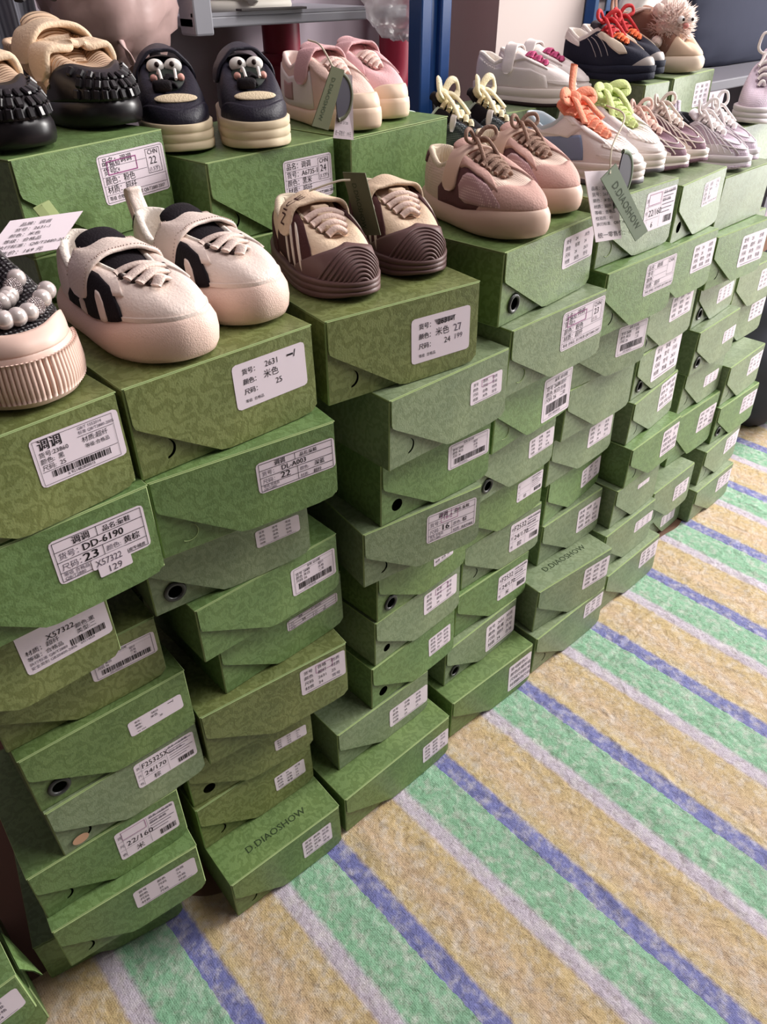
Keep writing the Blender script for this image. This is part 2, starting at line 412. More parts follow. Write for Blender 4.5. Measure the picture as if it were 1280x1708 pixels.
def sticker(root, lab, W, H, prn, inks, flap, r, name='label_sticker', lift=0.0):
    u0, v0, u1, v1 = lab; u1 = min(u1, .985)
    lw, lh = (u1 - u0) * W, (v1 - v0) * H; h = lh / lw
    rot = r.uniform(-.02, .02)
    def mp(x, y, off):
        X = u0 * W + lw * (.5 + (x - .5) * math.cos(rot) + (y - h / 2) * math.sin(rot)); Yd = v0 * H + lw * (h / 2 + (y - h / 2) * math.cos(rot) - (x - .5) * math.sin(rot))
        return (X, (front_y(Yd / H) if flap else -.0003) - off - lift, H - Yd)
    rc = .05; V = []; nr = 8
    rows = [0, rc * .35, rc] + [rc + (h - 2 * rc) * i / 4 for i in range(1, 4)] + [h - rc, h - rc * .35, h]
    for y in rows:
        d = min(y, h - y); ins = 0 if d >= rc else rc - math.sqrt(max(0, rc * rc - (rc - d) ** 2))
        V += [mp(ins, y, .0005), mp(1 - ins, y, .0005)]
    F = [(2 * i, 2 * i + 2, 2 * i + 3, 2 * i + 1) for i in range(len(rows) - 1)]
    s = make(name, V, F, M_PAPER, root)
    if prn:
        p = prn(h)
        m = MB(); m.V = [mp(x, y, .0008) for x, y in p.V]; m.F = p.F; m.M = p.M
        m.build('print', inks or [M_INK, M_INK2, M_STAMP], s)
    return s

def brand_on_lid(root, W, H, x0, y0, x1, size):
    V, F, w = text_geo('D.DIAOSHOW'); k = (x1 - x0) / w
    make('brand_lettering', [(x0 + v[0] * k, y0 + v[1] * k * .95, H + .0004) for v in V], F, M_BRAND, root)
BOXES = [
 (1,1,0.011,-0.025,0.069,0.8782,0.2343,0.1079,[0.59,0.14,0.98,0.62],''),
 (1,2,0.015,-0.02,-0.007,0.763,0.2349,0.1152,[0.51,0.15,0.95,0.62],''),
 (1,3,-0.047,0.006,0.014,0.6472,0.2314,0.1158,[0.54,0.12,0.98,0.65],''),
 (1,4,0.029,0.047,-0.054,0.5469,0.2136,0.1003,[0.56,0.19,0.97,0.55],''),
 (1,5,0.033,0.028,-0.046,0.4375,0.2253,0.1094,[0.59,0.32,0.94,0.57],'E'),
 (1,6,0.035,0.024,-0.029,0.332,0.2219,0.1055,[0.54,0.1,0.96,0.58],'C'),
 (1,7,-0.017,0.029,-0.074,0.2216,0.221,0.1104,[0.53,0.15,0.95,0.72],'C'),
 (1,8,-0.021,0.007,-0.124,0.1096,0.2207,0.1121,[0.51,0.17,0.96,0.56],'C'),
 (1,9,-0.053,0.073,-0.22,0.0,0.2204,0.1096,[0.52,0.34,0.94,0.69],''),
 (2,1,0.251,-0.01,0.004,0.8752,0.2412,0.1115,[0.52,0.14,0.94,0.63],'C'),
 (2,2,0.253,-0.015,-0.14,0.767,0.2383,0.1082,[0.53,0.19,0.99,0.58],'P'),
 (2,3,0.241,0.023,-0.112,0.6541,0.2315,0.1129,[0.64,0.36,0.93,0.6],'E'),
 (2,4,0.283,-0.0,0.0,0.5551,0.2383,0.0991,[0.63,0.2,0.97,0.68],''),
 (2,5,0.313,0.018,0.015,0.4496,0.23,0.1054,[0.51,0.32,0.95,0.52],''),
 (2,6,0.261,0.009,-0.126,0.3339,0.2537,0.1157,[0.65,0.09,0.98,0.56],''),
 (2,7,0.229,0.035,-0.129,0.2242,0.2249,0.1097,[0.67,0.46,0.94,0.69],'H'),
 (2,8,0.227,0.029,-0.057,0.107,0.2254,0.1172,[0.64,0.37,0.92,0.69],'C'),
 (2,9,0.224,-0.052,-0.052,0.0,0.2238,0.107,[0.62,0.23,0.9,0.68],'C'),
 (3,1,0.512,-0.01,-0.134,0.8703,0.245,0.1143,[0.52,0.24,0.93,0.78],'C'),
 (3,2,0.58,-0.051,-0.001,0.759,0.2433,0.1114,[0.65,0.25,0.94,0.58],'C'),
 (3,3,0.585,-0.029,-0.046,0.6472,0.2274,0.1117,[0.58,0.19,0.98,0.58],'H'),
 (3,4,0.554,-0.023,-0.147,0.5397,0.2304,0.1075,[0.51,0.15,0.95,0.65],'C'),
 (3,5,0.591,-0.013,0.049,0.4315,0.2278,0.1083,[0.6,0.24,0.83,0.6],'E'),
 (3,6,0.587,-0.011,0.041,0.3243,0.224,0.1071,[0.54,0.15,0.95,0.59],'h'),
 (3,7,0.578,-0.011,0.025,0.2142,0.2227,0.1101,[0.66,0.27,0.94,0.69],'H'),
 (3,8,0.494,-0.01,-0.014,0.108,0.2299,0.1062,[0.54,0.33,0.99,0.78],''),
 (3,9,0.462,-0.063,-0.007,0.0,0.2757,0.108,[0.72,0.28,1.0,0.72],''),
 (4,1,0.822,-0.028,0.097,0.8929,0.2599,0.1116,[0.62,0.14,0.99,0.57],'E'),
 (4,2,0.832,-0.047,0.012,0.7814,0.2511,0.1115,[0.51,0.07,0.99,0.65],'P'),
 (4,3,0.837,-0.029,0.064,0.6661,0.2278,0.1153,[0.59,0.23,1.01,0.94],'P'),
 (4,4,0.829,-0.008,0.027,0.5527,0.2273,0.1134,[0.64,0.32,0.98,0.66],'E'),
 (4,5,0.826,0.008,0.017,0.4401,0.236,0.1126,[0.64,0.25,1.01,0.64],'C'),
 (4,6,0.839,0.014,-0.033,0.3312,0.2284,0.1089,[0.58,0.12,0.99,0.74],'C'),
 (4,7,0.821,0.007,-0.022,0.2177,0.2188,0.1135,[0.56,0.18,1.01,0.75],''),
 (4,8,0.782,-0.008,0.021,0.1119,0.2289,0.1058,[0.55,0.18,1.02,0.88],'E'),
 (4,9,0.763,-0.051,-0.037,0.0,0.2524,0.1119,[0.69,0.15,1.03,0.85],''),
 (5,1,1.104,-0.001,0.013,0.9087,0.2365,0.1118,[0.55,0.09,1.02,0.68],'P'),
 (5,2,1.107,-0.027,-0.001,0.7904,0.2334,0.1183,[0.54,0.11,1.02,0.6],'C'),
 (5,3,1.086,-0.002,-0.073,0.6883,0.2216,0.1021,[0.55,0.11,0.96,0.68],''),
 (5,4,1.088,-0.002,0.01,0.5747,0.2342,0.1136,None,''),
 (5,5,1.085,0.014,0.029,0.4615,0.2353,0.1132,[0.57,0.23,0.96,0.66],''),
 (5,6,1.103,0.018,0.108,0.3502,0.2395,0.1113,[0.62,0.36,1.02,0.78],''),
 (5,7,1.104,0.016,-0.009,0.2373,0.2221,0.1129,[0.59,0.19,1.03,0.75],''),
 (5,8,1.04,-0.039,-0.089,0.1143,0.2469,0.123,[0.62,0.14,0.99,0.63],''),
 (5,9,1.031,-0.059,-0.016,0.0,0.26,0.1143,[0.7,0.09,1.01,0.48],'C'),
 (6,1,1.39,0.016,0.103,0.8876,0.2187,0.109,[0.51,0.13,0.87,0.54],'H'),
 (6,2,1.344,0.008,-0.001,0.7719,0.2293,0.1157,[0.59,0.15,1.02,0.63],'C'),
 (6,3,1.343,0.016,0.034,0.6625,0.2344,0.1094,[0.52,0.06,0.93,0.56],'E'),
 (6,4,1.367,0.014,0.077,0.5575,0.2085,0.105,[0.35,0.02,0.99,0.81],'E'),
 (6,5,1.366,0.001,0.104,0.4509,0.2262,0.1066,[0.6,0.04,0.97,0.7],'C'),
 (6,6,1.362,-0.02,0.034,0.3455,0.2279,0.1054,[0.64,0.12,0.98,0.78],'C'),
 (6,7,1.343,-0.016,0.029,0.235,0.2006,0.1105,[0.5,0.26,0.77,0.38],''),
 (6,8,1.314,-0.028,0.012,0.117,0.2257,0.1179,[0.61,0.26,0.99,0.53],''),
 (6,9,1.325,-0.049,0.004,0.0,0.2451,0.117,[0.64,0.1,1.02,0.56],''),
 (7,1,1.612,0.036,0.017,0.8617,0.2347,0.1136,None,''),
 (7,2,1.601,0.016,-0.04,0.7447,0.2335,0.117,[0.49,0.17,0.98,0.76],'C'),
 (7,3,1.651,0.046,0.081,0.6312,0.2277,0.1136,[0.52,0.41,0.93,0.73],'E'),
 (7,4,1.654,0.022,0.044,0.5171,0.2243,0.1141,[0.67,0.36,0.98,0.65],'E'),
 (7,5,1.681,0.038,0.038,0.3915,0.2243,0.1257,[0.53,0.43,0.89,0.68],'C'),
 (7,6,1.674,0.028,0.004,0.2428,0.2268,0.1487,[0.56,0.2,0.97,0.62],''),
 (7,7,1.545,-0.016,0.015,0.1239,0.213,0.1189,[0.56,0.3,0.92,0.69],'C'),
 (7,8,1.655,0.02,0.009,0.0,0.1735,0.1239,[0.36,0.51,0.8,0.8],''),
 (8,1,1.91,0.023,0.041,0.3405,0.2272,0.118,[0.6,0.14,0.98,0.6],'C'),
 (8,2,1.905,0.016,-0.005,0.2249,0.235,0.1156,[0.6,0.14,0.98,0.6],'E'),
 (8,3,1.859,0.001,0.052,0.1102,0.2348,0.1147,[0.6,0.14,0.98,0.6],'C'),
 (8,4,1.832,-0.015,0.011,0.0,0.2288,0.1102,[0.6,0.14,0.98,0.6],''),
]
STACKS = {1: 'black pearl shoe', 2: 'cream strap sneakers', 3: 'brown-toed sneakers', 4: 'mauve lace-up sneakers', 5: 'coral-laced sneakers',
          6: 'purple runners', 7: 'lilac runners', 8: ''}
ORD = ['topmost', 'second', 'third', 'fourth', 'fifth', 'sixth', 'seventh', 'eighth', 'bottom']
SPECIAL = {
 (1, 1): (lambda h: P_wide(h), 'numbered 23860'), (1, 2): (lambda h: P_table(h, 'DD-6190', '23', '黄棕', '真皮牛绒皮'), 'labelled DD-6190'),
 (1, 3): (P_low, ''), (1, 4): (lambda h: P_bar(h, 4), ''), (1, 5): (lambda h: P_plain(h, '5850', '米色', '20'), 'labelled 5850'),
 (1, 6): (lambda h: P_model(h, 'F25325X', '24/170', '棕', False, 6), 'labelled F25325X'), (1, 7): (lambda h: P_model(h, '', '22/160', '米', True, 7), 'labelled 22/160'),
 (2, 1): (lambda h: P_plain(h, '2631', '米色', '25'), 'labelled 2631-1'), (2, 2): (lambda h: P_table(h, 'DL-A003', '22', '深蓝', '超纤'), 'labelled DL-A003'),
 (2, 4): (lambda h: P_bar(h, 18), ''), (2, 5): (lambda h: P_table(h, '', '24', '红', '超纤'), 'sized 24'), (2, 6): (lambda h: P_rows(h, 26, True), ''),
 (3, 1): (lambda h: P_plain(h, '2631-1', '米色', '24', True), 'with a scribbled label'), (3, 2): (lambda h: P_rows(h, 32, True), ''), (3, 3): (lambda h: P_bar(h, 33), 'with a barcode label'),
 (3, 4): (lambda h: P_table(h, '', '16', '棕', '真皮牛绒皮', True), 'sized 16'), (3, 6): (lambda h: P_rows(h, 36, True), ''),
 (4, 2): (lambda h: P_chn(h, '', '粉色', '23', '(1.5)', True), ''), (4, 3): (lambda h: P_bar(h, 43), ''), (4, 5): (lambda h: P_model(h, '', '', '棕', False, 45), ''),
 (4, 6): (lambda h: P_model(h, 'F2532', '24/170', '棕', False, 46), ''), (4, 7): (lambda h: P_model(h, 'F2532', '24/170', '米', False, 47), ''),
 (5, 1): (lambda h: P_model(h, '', '22/160', '6', True, 51), ''), (5, 2): (lambda h: P_chn(h, '', '', '', '', False), ''), (5, 3): (lambda h: P_bar(h, 53), ''), (6, 1): (lambda h: P_chn(h, '2636', '米', '25', '', False), ''),
}
HOLEW = {'E': 'with a black eyelet', 'C': 'with a crescent finger slot', 'H': 'with an open finger hole', 'h': 'with a small finger hole', 'P': 'with a pressed-in disc', '': ''}
for (c, k, x, y, a, z, W, H, lab, hole) in BOXES:
    n = 4 if c == 8 else (8 if c == 7 else 9)
    sd = c * 20 + k
    prn, what = SPECIAL.get((c, k), ((lambda h, s=sd: P_rows(h, s)), ''))
    feat = what or HOLEW[hole]
    o = 'bottom' if k == n else ORD[k - 1]
    top = f'{o} of the stack' if k in (1, n) else f'{o} from top of the stack'
    text = f"green shoe box{' ' + feat if feat else ''}, {o} in stack under the {STACKS[c]}" if c < 8 else f"green shoe box, {o} in the low end stack beside the dark bundle"
    green = [0, 0, 0, 1, 1, 2, 2, 3][(sd * 7) % 8] if c < 3 else ([2, 2, 1, 2] if c > 4 else [2, 1, 2, 3])[(sd * 3) % 4]  # same card throughout; dim near stacks and hazy far ones put into tone
    if (c, k) in ((1, 2), (2, 2), (1, 7), (1, 8)): green = 1
    if (c, k) in ((1, 1), (2, 1), (3, 1)): green = 0  # near top boxes olive: their unlit fronts are put into the colour
    t = shoe_box('shoe_box', (x, y, z), a, W, H, green=green, hole=hole, lab=lab, prn=prn, label=text, group=f'stacked shoe boxes', seed=sd, flap=(c, k) != (7, 1), D=.27 if k == 1 else (.19 if (c, k) == (1, 9) else DEP))
    if (c, k) == (2, 9): brand_on_lid(t, W, H, .05, .028, .172, .02)
    if (c, k) == (5, 8): brand_on_lid(t, W, H, .06, .036, .2, .02)
    if (c, k) == (1, 2):
        rr = random.Random(3)
        sticker(t, (.66, .5, .83, .62), W, H, lambda h: Print().t(.1, .8 * h, .6 * h, 'X57322', 1, sx=.8), None, True, rr, 'price_sticker', .0006)
        sticker(t, (.68, .6, .84, .72), W, H, lambda h: Print().t(.25, .8 * h, .6 * h, '129', 1), None, True, rr, 'price_sticker', .001)
    if (c, k) == (1, 6):
        A = arc(0, 0, .0115, 0, 2 * math.pi, 20)[:-1]; q = math.radians(20)
        make('punched_disc', [(W * .12 + p[0], -.0022, H * .17 + p[1] * .8) for p in A], [tuple(range(20))], mat('bare_board', (196, 156, 128), .8, .1), t)
# boxes set back on the end stack, then the back row the taller shoes stand on
for i, (x, y, z, H, lab) in enumerate([(1.99, .10, .4595, .112, (.6, .14, .98, .6)), (1.95, .085, .572, .112, (.62, .2, .98, .7)), (1.96, .16, .6845, .108, None), (1.97, .19, .793, .108, None), (1.99, .21, .9015, .10, None)]):
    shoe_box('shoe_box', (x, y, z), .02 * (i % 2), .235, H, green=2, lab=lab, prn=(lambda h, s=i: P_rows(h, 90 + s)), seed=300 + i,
             label=f"green shoe box set back on the end stack, {['lowest', 'second up', 'third up', 'fourth up', 'highest'][i]} below the grey striped runner", group='stacked shoe boxes', D=.165 if i < 2 else (.12 if i == 2 else .09))
BACK = [(.301, .288, .25, 1.035, .235, .112, 'B1', 'under the black-toed beige boots'), (.556, .289, .107, .997, .25, .112, 'B2', 'under the navy googly-eyed sneakers'), (.824, .296, .14, .996, .265, .112, 'B3', 'under the pink sneakers'),
        (1.34, .43, .02, .962, .225, .112, 'B4', 'under the white pink-laced sneakers'), (1.66, .284, .0, 1.004, .10, .112, 'B5', 'under the red-laced black trainers'), (1.79, .29, .119, 1.006, .248, .112, 'B6', 'under the brown plush-toed boot')]
for i, (x, y, a, z, W, H, nm, where) in enumerate(BACK):
    prn = {0: (lambda h: P_chn(h, '', '粉色', '22', '(1.5岁)', True)), 1: (lambda h: P_chn(h, 'A6735-1', '黑米', '24', '(1.5岁)', False)), 5: (lambda h: P_rows(h, 77))}.get(i)
    lab = {0: (.5, .13, .98, .66), 1: (.55, .17, .96, .72), 5: (.55, .2, .94, .66)}.get(i)
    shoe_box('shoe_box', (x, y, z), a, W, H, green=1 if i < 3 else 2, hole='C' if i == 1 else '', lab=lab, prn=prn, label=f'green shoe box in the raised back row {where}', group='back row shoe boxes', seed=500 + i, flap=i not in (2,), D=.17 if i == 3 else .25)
# the hidden boxes that carry the raised back row: plain copies
for i, (x, y, a, z, W, H, nm, where) in enumerate(BACK):
    h = z / 9.0; first = None
    for q in range(9):
        if q == 0:
            first = shoe_box('shoe_box', (x, y + .004, 0), 0, W - .012, h - .0002, green=1, seed=800 + i, D=.16 if i == 3 else .235,
                             label='green shoe box hidden in the lower back row', group='lower back row shoe boxes')
            continue
        r = first.copy(); COL.objects.link(r); r.location = Vector((x, y + .004, h * q)) * K
        for ch in list(first.children):
            cc = ch.copy(); COL.objects.link(cc); cc.parent = r
# ------------------------------------------------------------------ setting
def ribbon_noise(x, y, s, seed=0.0):
    return noise.noise(Vector((x * s, y * s, seed)))
def build_floor():
    V, F = box_vf(-2.5, -3.5, -.06, 5.5, 1.25, -.004)
    tag(make('floor', V, F, mat('brown_floor', (112, 84, 68), .7, .3, var=.15, vscale=6)), kind='structure')
    # striped woven mat: creased sheet
    xs = np.linspace(-.7, 3.6, 520); ys = np.concatenate([np.linspace(.35, -1.0, 265), np.linspace(-1.012, -2.0, 70)])
    V = []
    for x in xs:
        for y in ys:
            a = min(1, max(0, (-.07 - y) / .06))
            z = .0028 * ribbon_noise(x, y, 9, 1) + .0022 * max(0, ribbon_noise(x, y * .6, 22, 4)) ** 2 * 3 + .0010 * ribbon_noise(x * 1.6, y * .8, 60, 7)
            rid = 1 - abs(ribbon_noise(x * 1.3 + .1 * ribbon_noise(x, y, 14, 8), y * .55, 16, 9)) * 9
            z += .0028 * max(0, rid) * max(0, ribbon_noise(x, y, 5, 20) + .1) * 2
            rid2 = 1 - abs(ribbon_noise(x * .8, y * 1.8 + .1 * ribbon_noise(x, y, 10, 3), 7, 12)) * 14
            z += .0026 * max(0, rid2) * max(0, ribbon_noise(x, y, 6, 31)) * 2
            for yy in (-.155 - .018 * (x - 1.2), -.05 - .01 * (x - 1.6)):
                if x > .75: z -= .004 * math.exp(-((y - yy) / .004) ** 2) - .003 * math.exp(-((y - yy - .012) / .007) ** 2)
            edge = .10 - .095 / (1 + math.exp(-(x - .17) * 60)) + .34 / (1 + math.exp(-(x - 2.16) * 60)) + .006 * math.sin(x * 17) + .004 * math.sin(x * 41)
            V.append((x, min(y, edge), -.0032 + a * max(-.0005, z)))
    nx, ny = len(xs), len(ys)
    F = [(i * ny + j, i * ny + j + 1, (i + 1) * ny + j + 1, (i + 1) * ny + j) for i in range(nx - 1) for j in range(ny - 1)]
    m = bpy.data.materials.new('striped_woven_plastic'); m.use_nodes = True
    nt = m.node_tree; N = nt.nodes; L = nt.links; b = N['Principled BSDF']
    b.inputs['Roughness'].default_value = .5; b.inputs['Specular IOR Level'].default_value = .4
    tc = N.new('ShaderNodeTexCoord'); sep = N.new('ShaderNodeSeparateXYZ')
    nz = N.new('ShaderNodeTexNoise'); nz.inputs['Scale'].default_value = 110; nz.inputs['Detail'].default_value = 3
    L.new(tc.outputs['Object'], nz.inputs['Vector'])
    ma = N.new('ShaderNodeVectorMath'); ma.operation = 'MULTIPLY_ADD'; ma.inputs[1].default_value = (.006, .006, 0)
    L.new(nz.outputs['Color'], ma.inputs[0]); L.new(tc.outputs['Object'], ma.inputs[2]); L.new(ma.outputs[0], sep.inputs[0])
    per = .2825 * K
    d = N.new('ShaderNodeMath'); d.operation = 'MULTIPLY_ADD'; d.inputs[1].default_value = 1 / per; d.inputs[2].default_value = -(.128 * K + .003) / per + 20
    L.new(sep.outputs['X'], d.inputs[0]); fr = N.new('ShaderNodeMath'); fr.operation = 'FRACT'; L.new(d.outputs[0], fr.inputs[0])
    cr = N.new('ShaderNodeValToRGB'); L.new(fr.outputs[0], cr.inputs['Fac']); e = cr.color_ramp.elements
    stops = [(0.0, (116, 120, 178)), (.115, (116, 120, 178)), (.145, (202, 180, 132)), (.30, (206, 178, 146)), (.50, (202, 176, 128)), (.57, (202, 178, 132)), (.60, (196, 184, 198)), (.68, (200, 190, 204)), (.715, (132, 182, 146)), (.985, (144, 190, 158))]
    while len(e) < len(stops): e.new(.5)
    for q, (p, c) in zip(e, stops): q.position = p; q.color = s2l(c) + (1,)
    # scuffs: the colour rubs off to greyish white
    sc = N.new('ShaderNodeTexNoise'); sc.inputs['Scale'].default_value = 75; sc.inputs['Detail'].default_value = 8; sc.inputs['Roughness'].default_value = .6
    L.new(tc.outputs['Object'], sc.inputs['Vector'])
    sr = N.new('ShaderNodeValToRGB'); sr.color_ramp.elements[0].position = .46; sr.color_ramp.elements[1].position = .68
    L.new(sc.outputs['Fac'], sr.inputs['Fac'])
    mx = N.new('ShaderNodeMix'); mx.data_type = 'RGBA'; mx.inputs['B'].default_value = s2l((222, 216, 212)) + (1,)
    mm = N.new('ShaderNodeMath'); mm.operation = 'MULTIPLY'; mm.inputs[1].default_value = .52; L.new(sr.outputs['Color'], mm.inputs[0])
    L.new(mm.outputs[0], mx.inputs['Factor']); L.new(cr.outputs['Color'], mx.inputs['A'])
    # dirt in the creases
    cn = N.new('ShaderNodeTexNoise'); cn.inputs['Scale'].default_value = 120; cn.inputs['Detail'].default_value = 10; cn.inputs['Roughness'].default_value = .68; cn.inputs['Distortion'].default_value = .3
    L.new(tc.outputs['Object'], cn.inputs['Vector'])
    cb = N.new('ShaderNodeMath'); cb.operation = 'SUBTRACT'; cb.inputs[1].default_value = .30; L.new(cn.outputs['Fac'], cb.inputs[0])
    ab = N.new('ShaderNodeMath'); ab.operation = 'ABSOLUTE'; L.new(cb.outputs[0], ab.inputs[0])
    c2 = N.new('ShaderNodeValToRGB'); c2.color_ramp.elements[0].position = 0.0; c2.color_ramp.elements[1].position = .20
    c2.color_ramp.elements[0].color = (.60, .55, .52, 1); c2.color_ramp.elements[1].color = (1, 1, 1, 1); L.new(ab.outputs[0], c2.inputs['Fac'])
    m2 = N.new('ShaderNodeMix'); m2.data_type = 'RGBA'; m2.blend_type = 'MULTIPLY'; m2.inputs['Factor'].default_value = .8
    L.new(mx.outputs['Result'], m2.inputs['A']); L.new(c2.outputs['Color'], m2.inputs['B'])
    # weave: crossed flat tapes
    def wave(ax):
        w = N.new('ShaderNodeTexWave'); w.bands_direction = ax; w.inputs['Scale'].default_value = 150; w.inputs['Distortion'].default_value = 1.0; L.new(tc.outputs['Object'], w.inputs['Vector']); return w
    wx, wy = wave('X'), wave('Y')
    wm = N.new('ShaderNodeMath'); wm.operation = 'MULTIPLY'; L.new(wx.outputs['Fac'], wm.inputs[0]); L.new(wy.outputs['Fac'], wm.inputs[1])
    wr = N.new('ShaderNodeMapRange'); wr.inputs['To Min'].default_value = .90; wr.inputs['To Max'].default_value = 1.05; L.new(wm.outputs[0], wr.inputs['Value'])
    m3 = N.new('ShaderNodeMix'); m3.data_type = 'RGBA'; m3.blend_type = 'MULTIPLY'; m3.inputs['Factor'].default_value = 1
    L.new(m2.outputs['Result'], m3.inputs['A']); L.new(wr.outputs['Result'], m3.inputs['B']); L.new(m3.outputs['Result'], b.inputs['Base Color'])
    bn = N.new('ShaderNodeBump'); bn.inputs['Strength'].default_value = .35; bn.inputs['Distance'].default_value = .0012; L.new(wm.outputs[0], bn.inputs['Height'])
    b2 = N.new('ShaderNodeBump'); b2.inputs['Strength'].default_value = .9; b2.inputs['Distance'].default_value = .006; rg = N.new('ShaderNodeTexNoise'); rg.noise_type = 'RIDGED_MULTIFRACTAL'; rg.inputs['Scale'].default_value = 26; rg.inputs['Detail'].default_value = 5; rg.inputs['Roughness'].default_value = .55; rg.inputs['Distortion'].default_value = .8
    mp = N.new('ShaderNodeMapping'); mp.inputs['Scale'].default_value = (1.25, .8, 1); L.new(tc.outputs['Object'], mp.inputs['Vector']); L.new(mp.outputs[0], rg.inputs['Vector'])
    hs_ = N.new('ShaderNodeMath'); hs_.operation = 'MULTIPLY_ADD'; hs_.inputs[1].default_value = .9; L.new(rg.outputs['Fac'], hs_.inputs[0]); L.new(cn.outputs['Fac'], hs_.inputs[2])
    L.new(hs_.outputs[0], b2.inputs['Height']); L.new(bn.outputs['Normal'], b2.inputs['Normal'])
    L.new(b2.outputs['Normal'], b.inputs['Normal'])
    o = make('floor_mat', V, F, m, smooth=True)
    tag(o, 'creased woven plastic mat striped green, yellow, blue and lilac on the floor', 'mat')
build_floor()

M_WALL = mat('mauve_grey_plaster', (176, 164, 174), .9, .1, var=.05, vscale=3)
M_PILLAR = mat('cream_plaster', (196, 182, 178), .9, .1, var=.04, vscale=3)
V, F = box_vf(-2.0, 1.15, 0, 6.5, 1.25, 4.2); tag(make('wall_back', V, F, M_WALL), kind='structure')
V, F = box_vf(1.892, .90, 0, 2.62, 1.149, 4.2); tag(make('pillar', V, F, M_PILLAR), kind='structure')
V, F = box_vf(-2.0, -3.5, 4.2, 6.5, 1.25, 4.3); tag(make('ceiling', V, F, M_WALL), kind='structure')
V, F = box_vf(-2.1, -3.5, 0, -2.0, 1.25, 4.2); tag(make('wall_left', V, F, mat('bounce_darkened_wall', (92, 84, 82), .9, .1)), kind='structure')  # unseen wall, coloured dark to keep bounce light off the left stacks

# blue steel rack post: folded channel with slots
M_BLUE = mat('blue_enamel', (30, 66, 122), .35, .5, var=.08, vscale=8)
M_BLUE2 = mat('pale_blue_enamel', (128, 160, 206), .35, .5)
t = empty('rack_post', (1.352, .64, 0), 0, 'tall blue steel rack post standing left of the pillar', 'post')
m = MB()
for a in ((-.046, -.02, -.014, .02), (.014, -.02, .046, .02)): m.add(*bevel_box_vf(a[0], a[1], 0, a[2], a[3], 2.3, .004))
m.add(*bevel_box_vf(-.016, -.008, 0, .016, .02, 2.3, .003)); m.build('upright', M_BLUE, t)
m = MB().add(*bevel_box_vf(-.055, -.03, 0, .055, .03, .006, .002)); m.build('foot_plate', M_BLUE, t)
# slotted angle upright further right
t = empty('slotted_angle_post', (2.33, .892, 0), 0, 'blue slotted angle post behind the red-laced trainers', 'post')
m = MB().add(*box_vf(-.035, 0, 0, .012, .004, 1.6)); m.build('side_flange', M_BLUE, t)
m = MB(); 
m.add(*box_vf(.012, 0, 0, .03, .004, 1.6)); m.add(*box_vf(.075, 0, 0, .105, .004, 1.6)); m.add(*box_vf(.15, 0, 0, .2, .004, 1.6))
for k in range(26): m.add(*box_vf(.03, 0, k * .062, .15, .004, k * .062 + .03))
m.build('slotted_flange', M_BLUE2, t)

# wall shelf with its bracket, and what lies on it
M_STEEL = mat('grey_painted_steel', (150, 150, 158), .4, .5, var=.06, vscale=10)
t = empty('steel_shelf', (.86, .78, 1.228), 0, 'grey painted steel shelf on the wall above the navy shoes', 'shelf')
m = MB().add(*bevel_box_vf(0, 0, 0, .56, .37, .018, .003)); m.add(*box_vf(0, 0, .018, .56, .006, .024)); m.build('shelf_board', M_STEEL, t)
m = MB().add(*bevel_box_vf(0, -.004, -.012, .042, .05, .5, .004)); m.build('upright', M_STEEL, t)

def slipper(name, loc, yaw, col, label, tilt=0):
    t = empty(name, loc, yaw, label, 'sandal', 'sandals on the wall shelf'); t.rotation_euler = (0, tilt, yaw)
    L, W = .24, .085
    def ring(s, z): 
        a = np.linspace(0, 2 * np.pi, 40, endpoint=False)
        return np.stack([L / 2 + (L / 2 - s) * np.cos(a), (W / 2 - s) * np.sin(a) * (1 + .12 * np.cos(a)), np.full(40, z)], -1)
    G = np.stack([ring(.02, 0), ring(.003, .002), ring(0, .010), ring(.003, .019), ring(.02, .021), ring(.04, .021)], 1)
    V, F = grid_vf(G, True); n = len(V); F = list(F) + [tuple(i * 6 for i in range(39, -1, -1)), tuple(i * 6 + 5 for i in range(40))]
    make('sole', V, F, col, t, True)
    P = [(.15, -.042, .012), (.155, -.038, .034), (.16, 0, .05), (.155, .038, .034), (.15, .042, .012)]
    V, F = sweep_vf(P, .026, .003, 24, 8, up=(0, 0, 1)); make('strap', V, F, col, t, True)
M_SAND = mat('grey_white_foam', (206, 200, 190), .55, .3)
slipper('sandal', (1.18, .90, 1.2465), math.pi + .1, M_SAND, 'pale sandal lying lowest on the steel shelf')
slipper('sandal', (1.165, .89, 1.299), math.pi + .02, M_SAND, 'pale sandal stacked on another on the steel shelf')
# strip of dark cardboard under them
V, F = bevel_box_vf(0, 0, 0, .16, .02, .004, .001); o = make('card_strip', V, F, mat('dark_card', (70, 66, 66), .8), loc=(.96, .765, 1.2530), rot=(0, 0, 0)); tag(o, 'narrow dark strip lying on the shelf edge under the sandals', 'strip')

# red pipes
M_PIPE = mat('red_paint', (142, 36, 58), .45, .4, var=.1, vscale=12)
def pipe(loc, P, rad, label, flanges):
    t = empty('red_pipe', loc, 0, label, 'pipe', 'red pipes on the back wall')
    V, F = sweep_vf(P, rad, rad, 30, 18, up=(0, 1, 0)); make('pipe_run', V, F, M_PIPE, t, True)
    for z in flanges:
        V, F = sweep_vf([(0, 0, z - .012), (0, 0, z + .012)], rad * 1.14, rad * 1.14, 2, 18, up=(0, 1, 0)); make('collar', V, F, M_PIPE, t, True)
pipe((1.268, 1.06, 0), [(0, 0, .9), (0, 0, 1.1), (0, 0, 1.224)], .046, 'dark red wall pipe behind the pink sneakers, below the shelf', (1.14,))
pipe((1.655, 1.06, 0), [(-.12, 0, 1.02), (-.05, 0, 1.03), (-.01, 0, 1.07), (0, 0, 1.14), (0, 0, 1.3), (0, 0, 1.6)], .046, 'dark red pipe elbow left of the blue post', (1.2,))

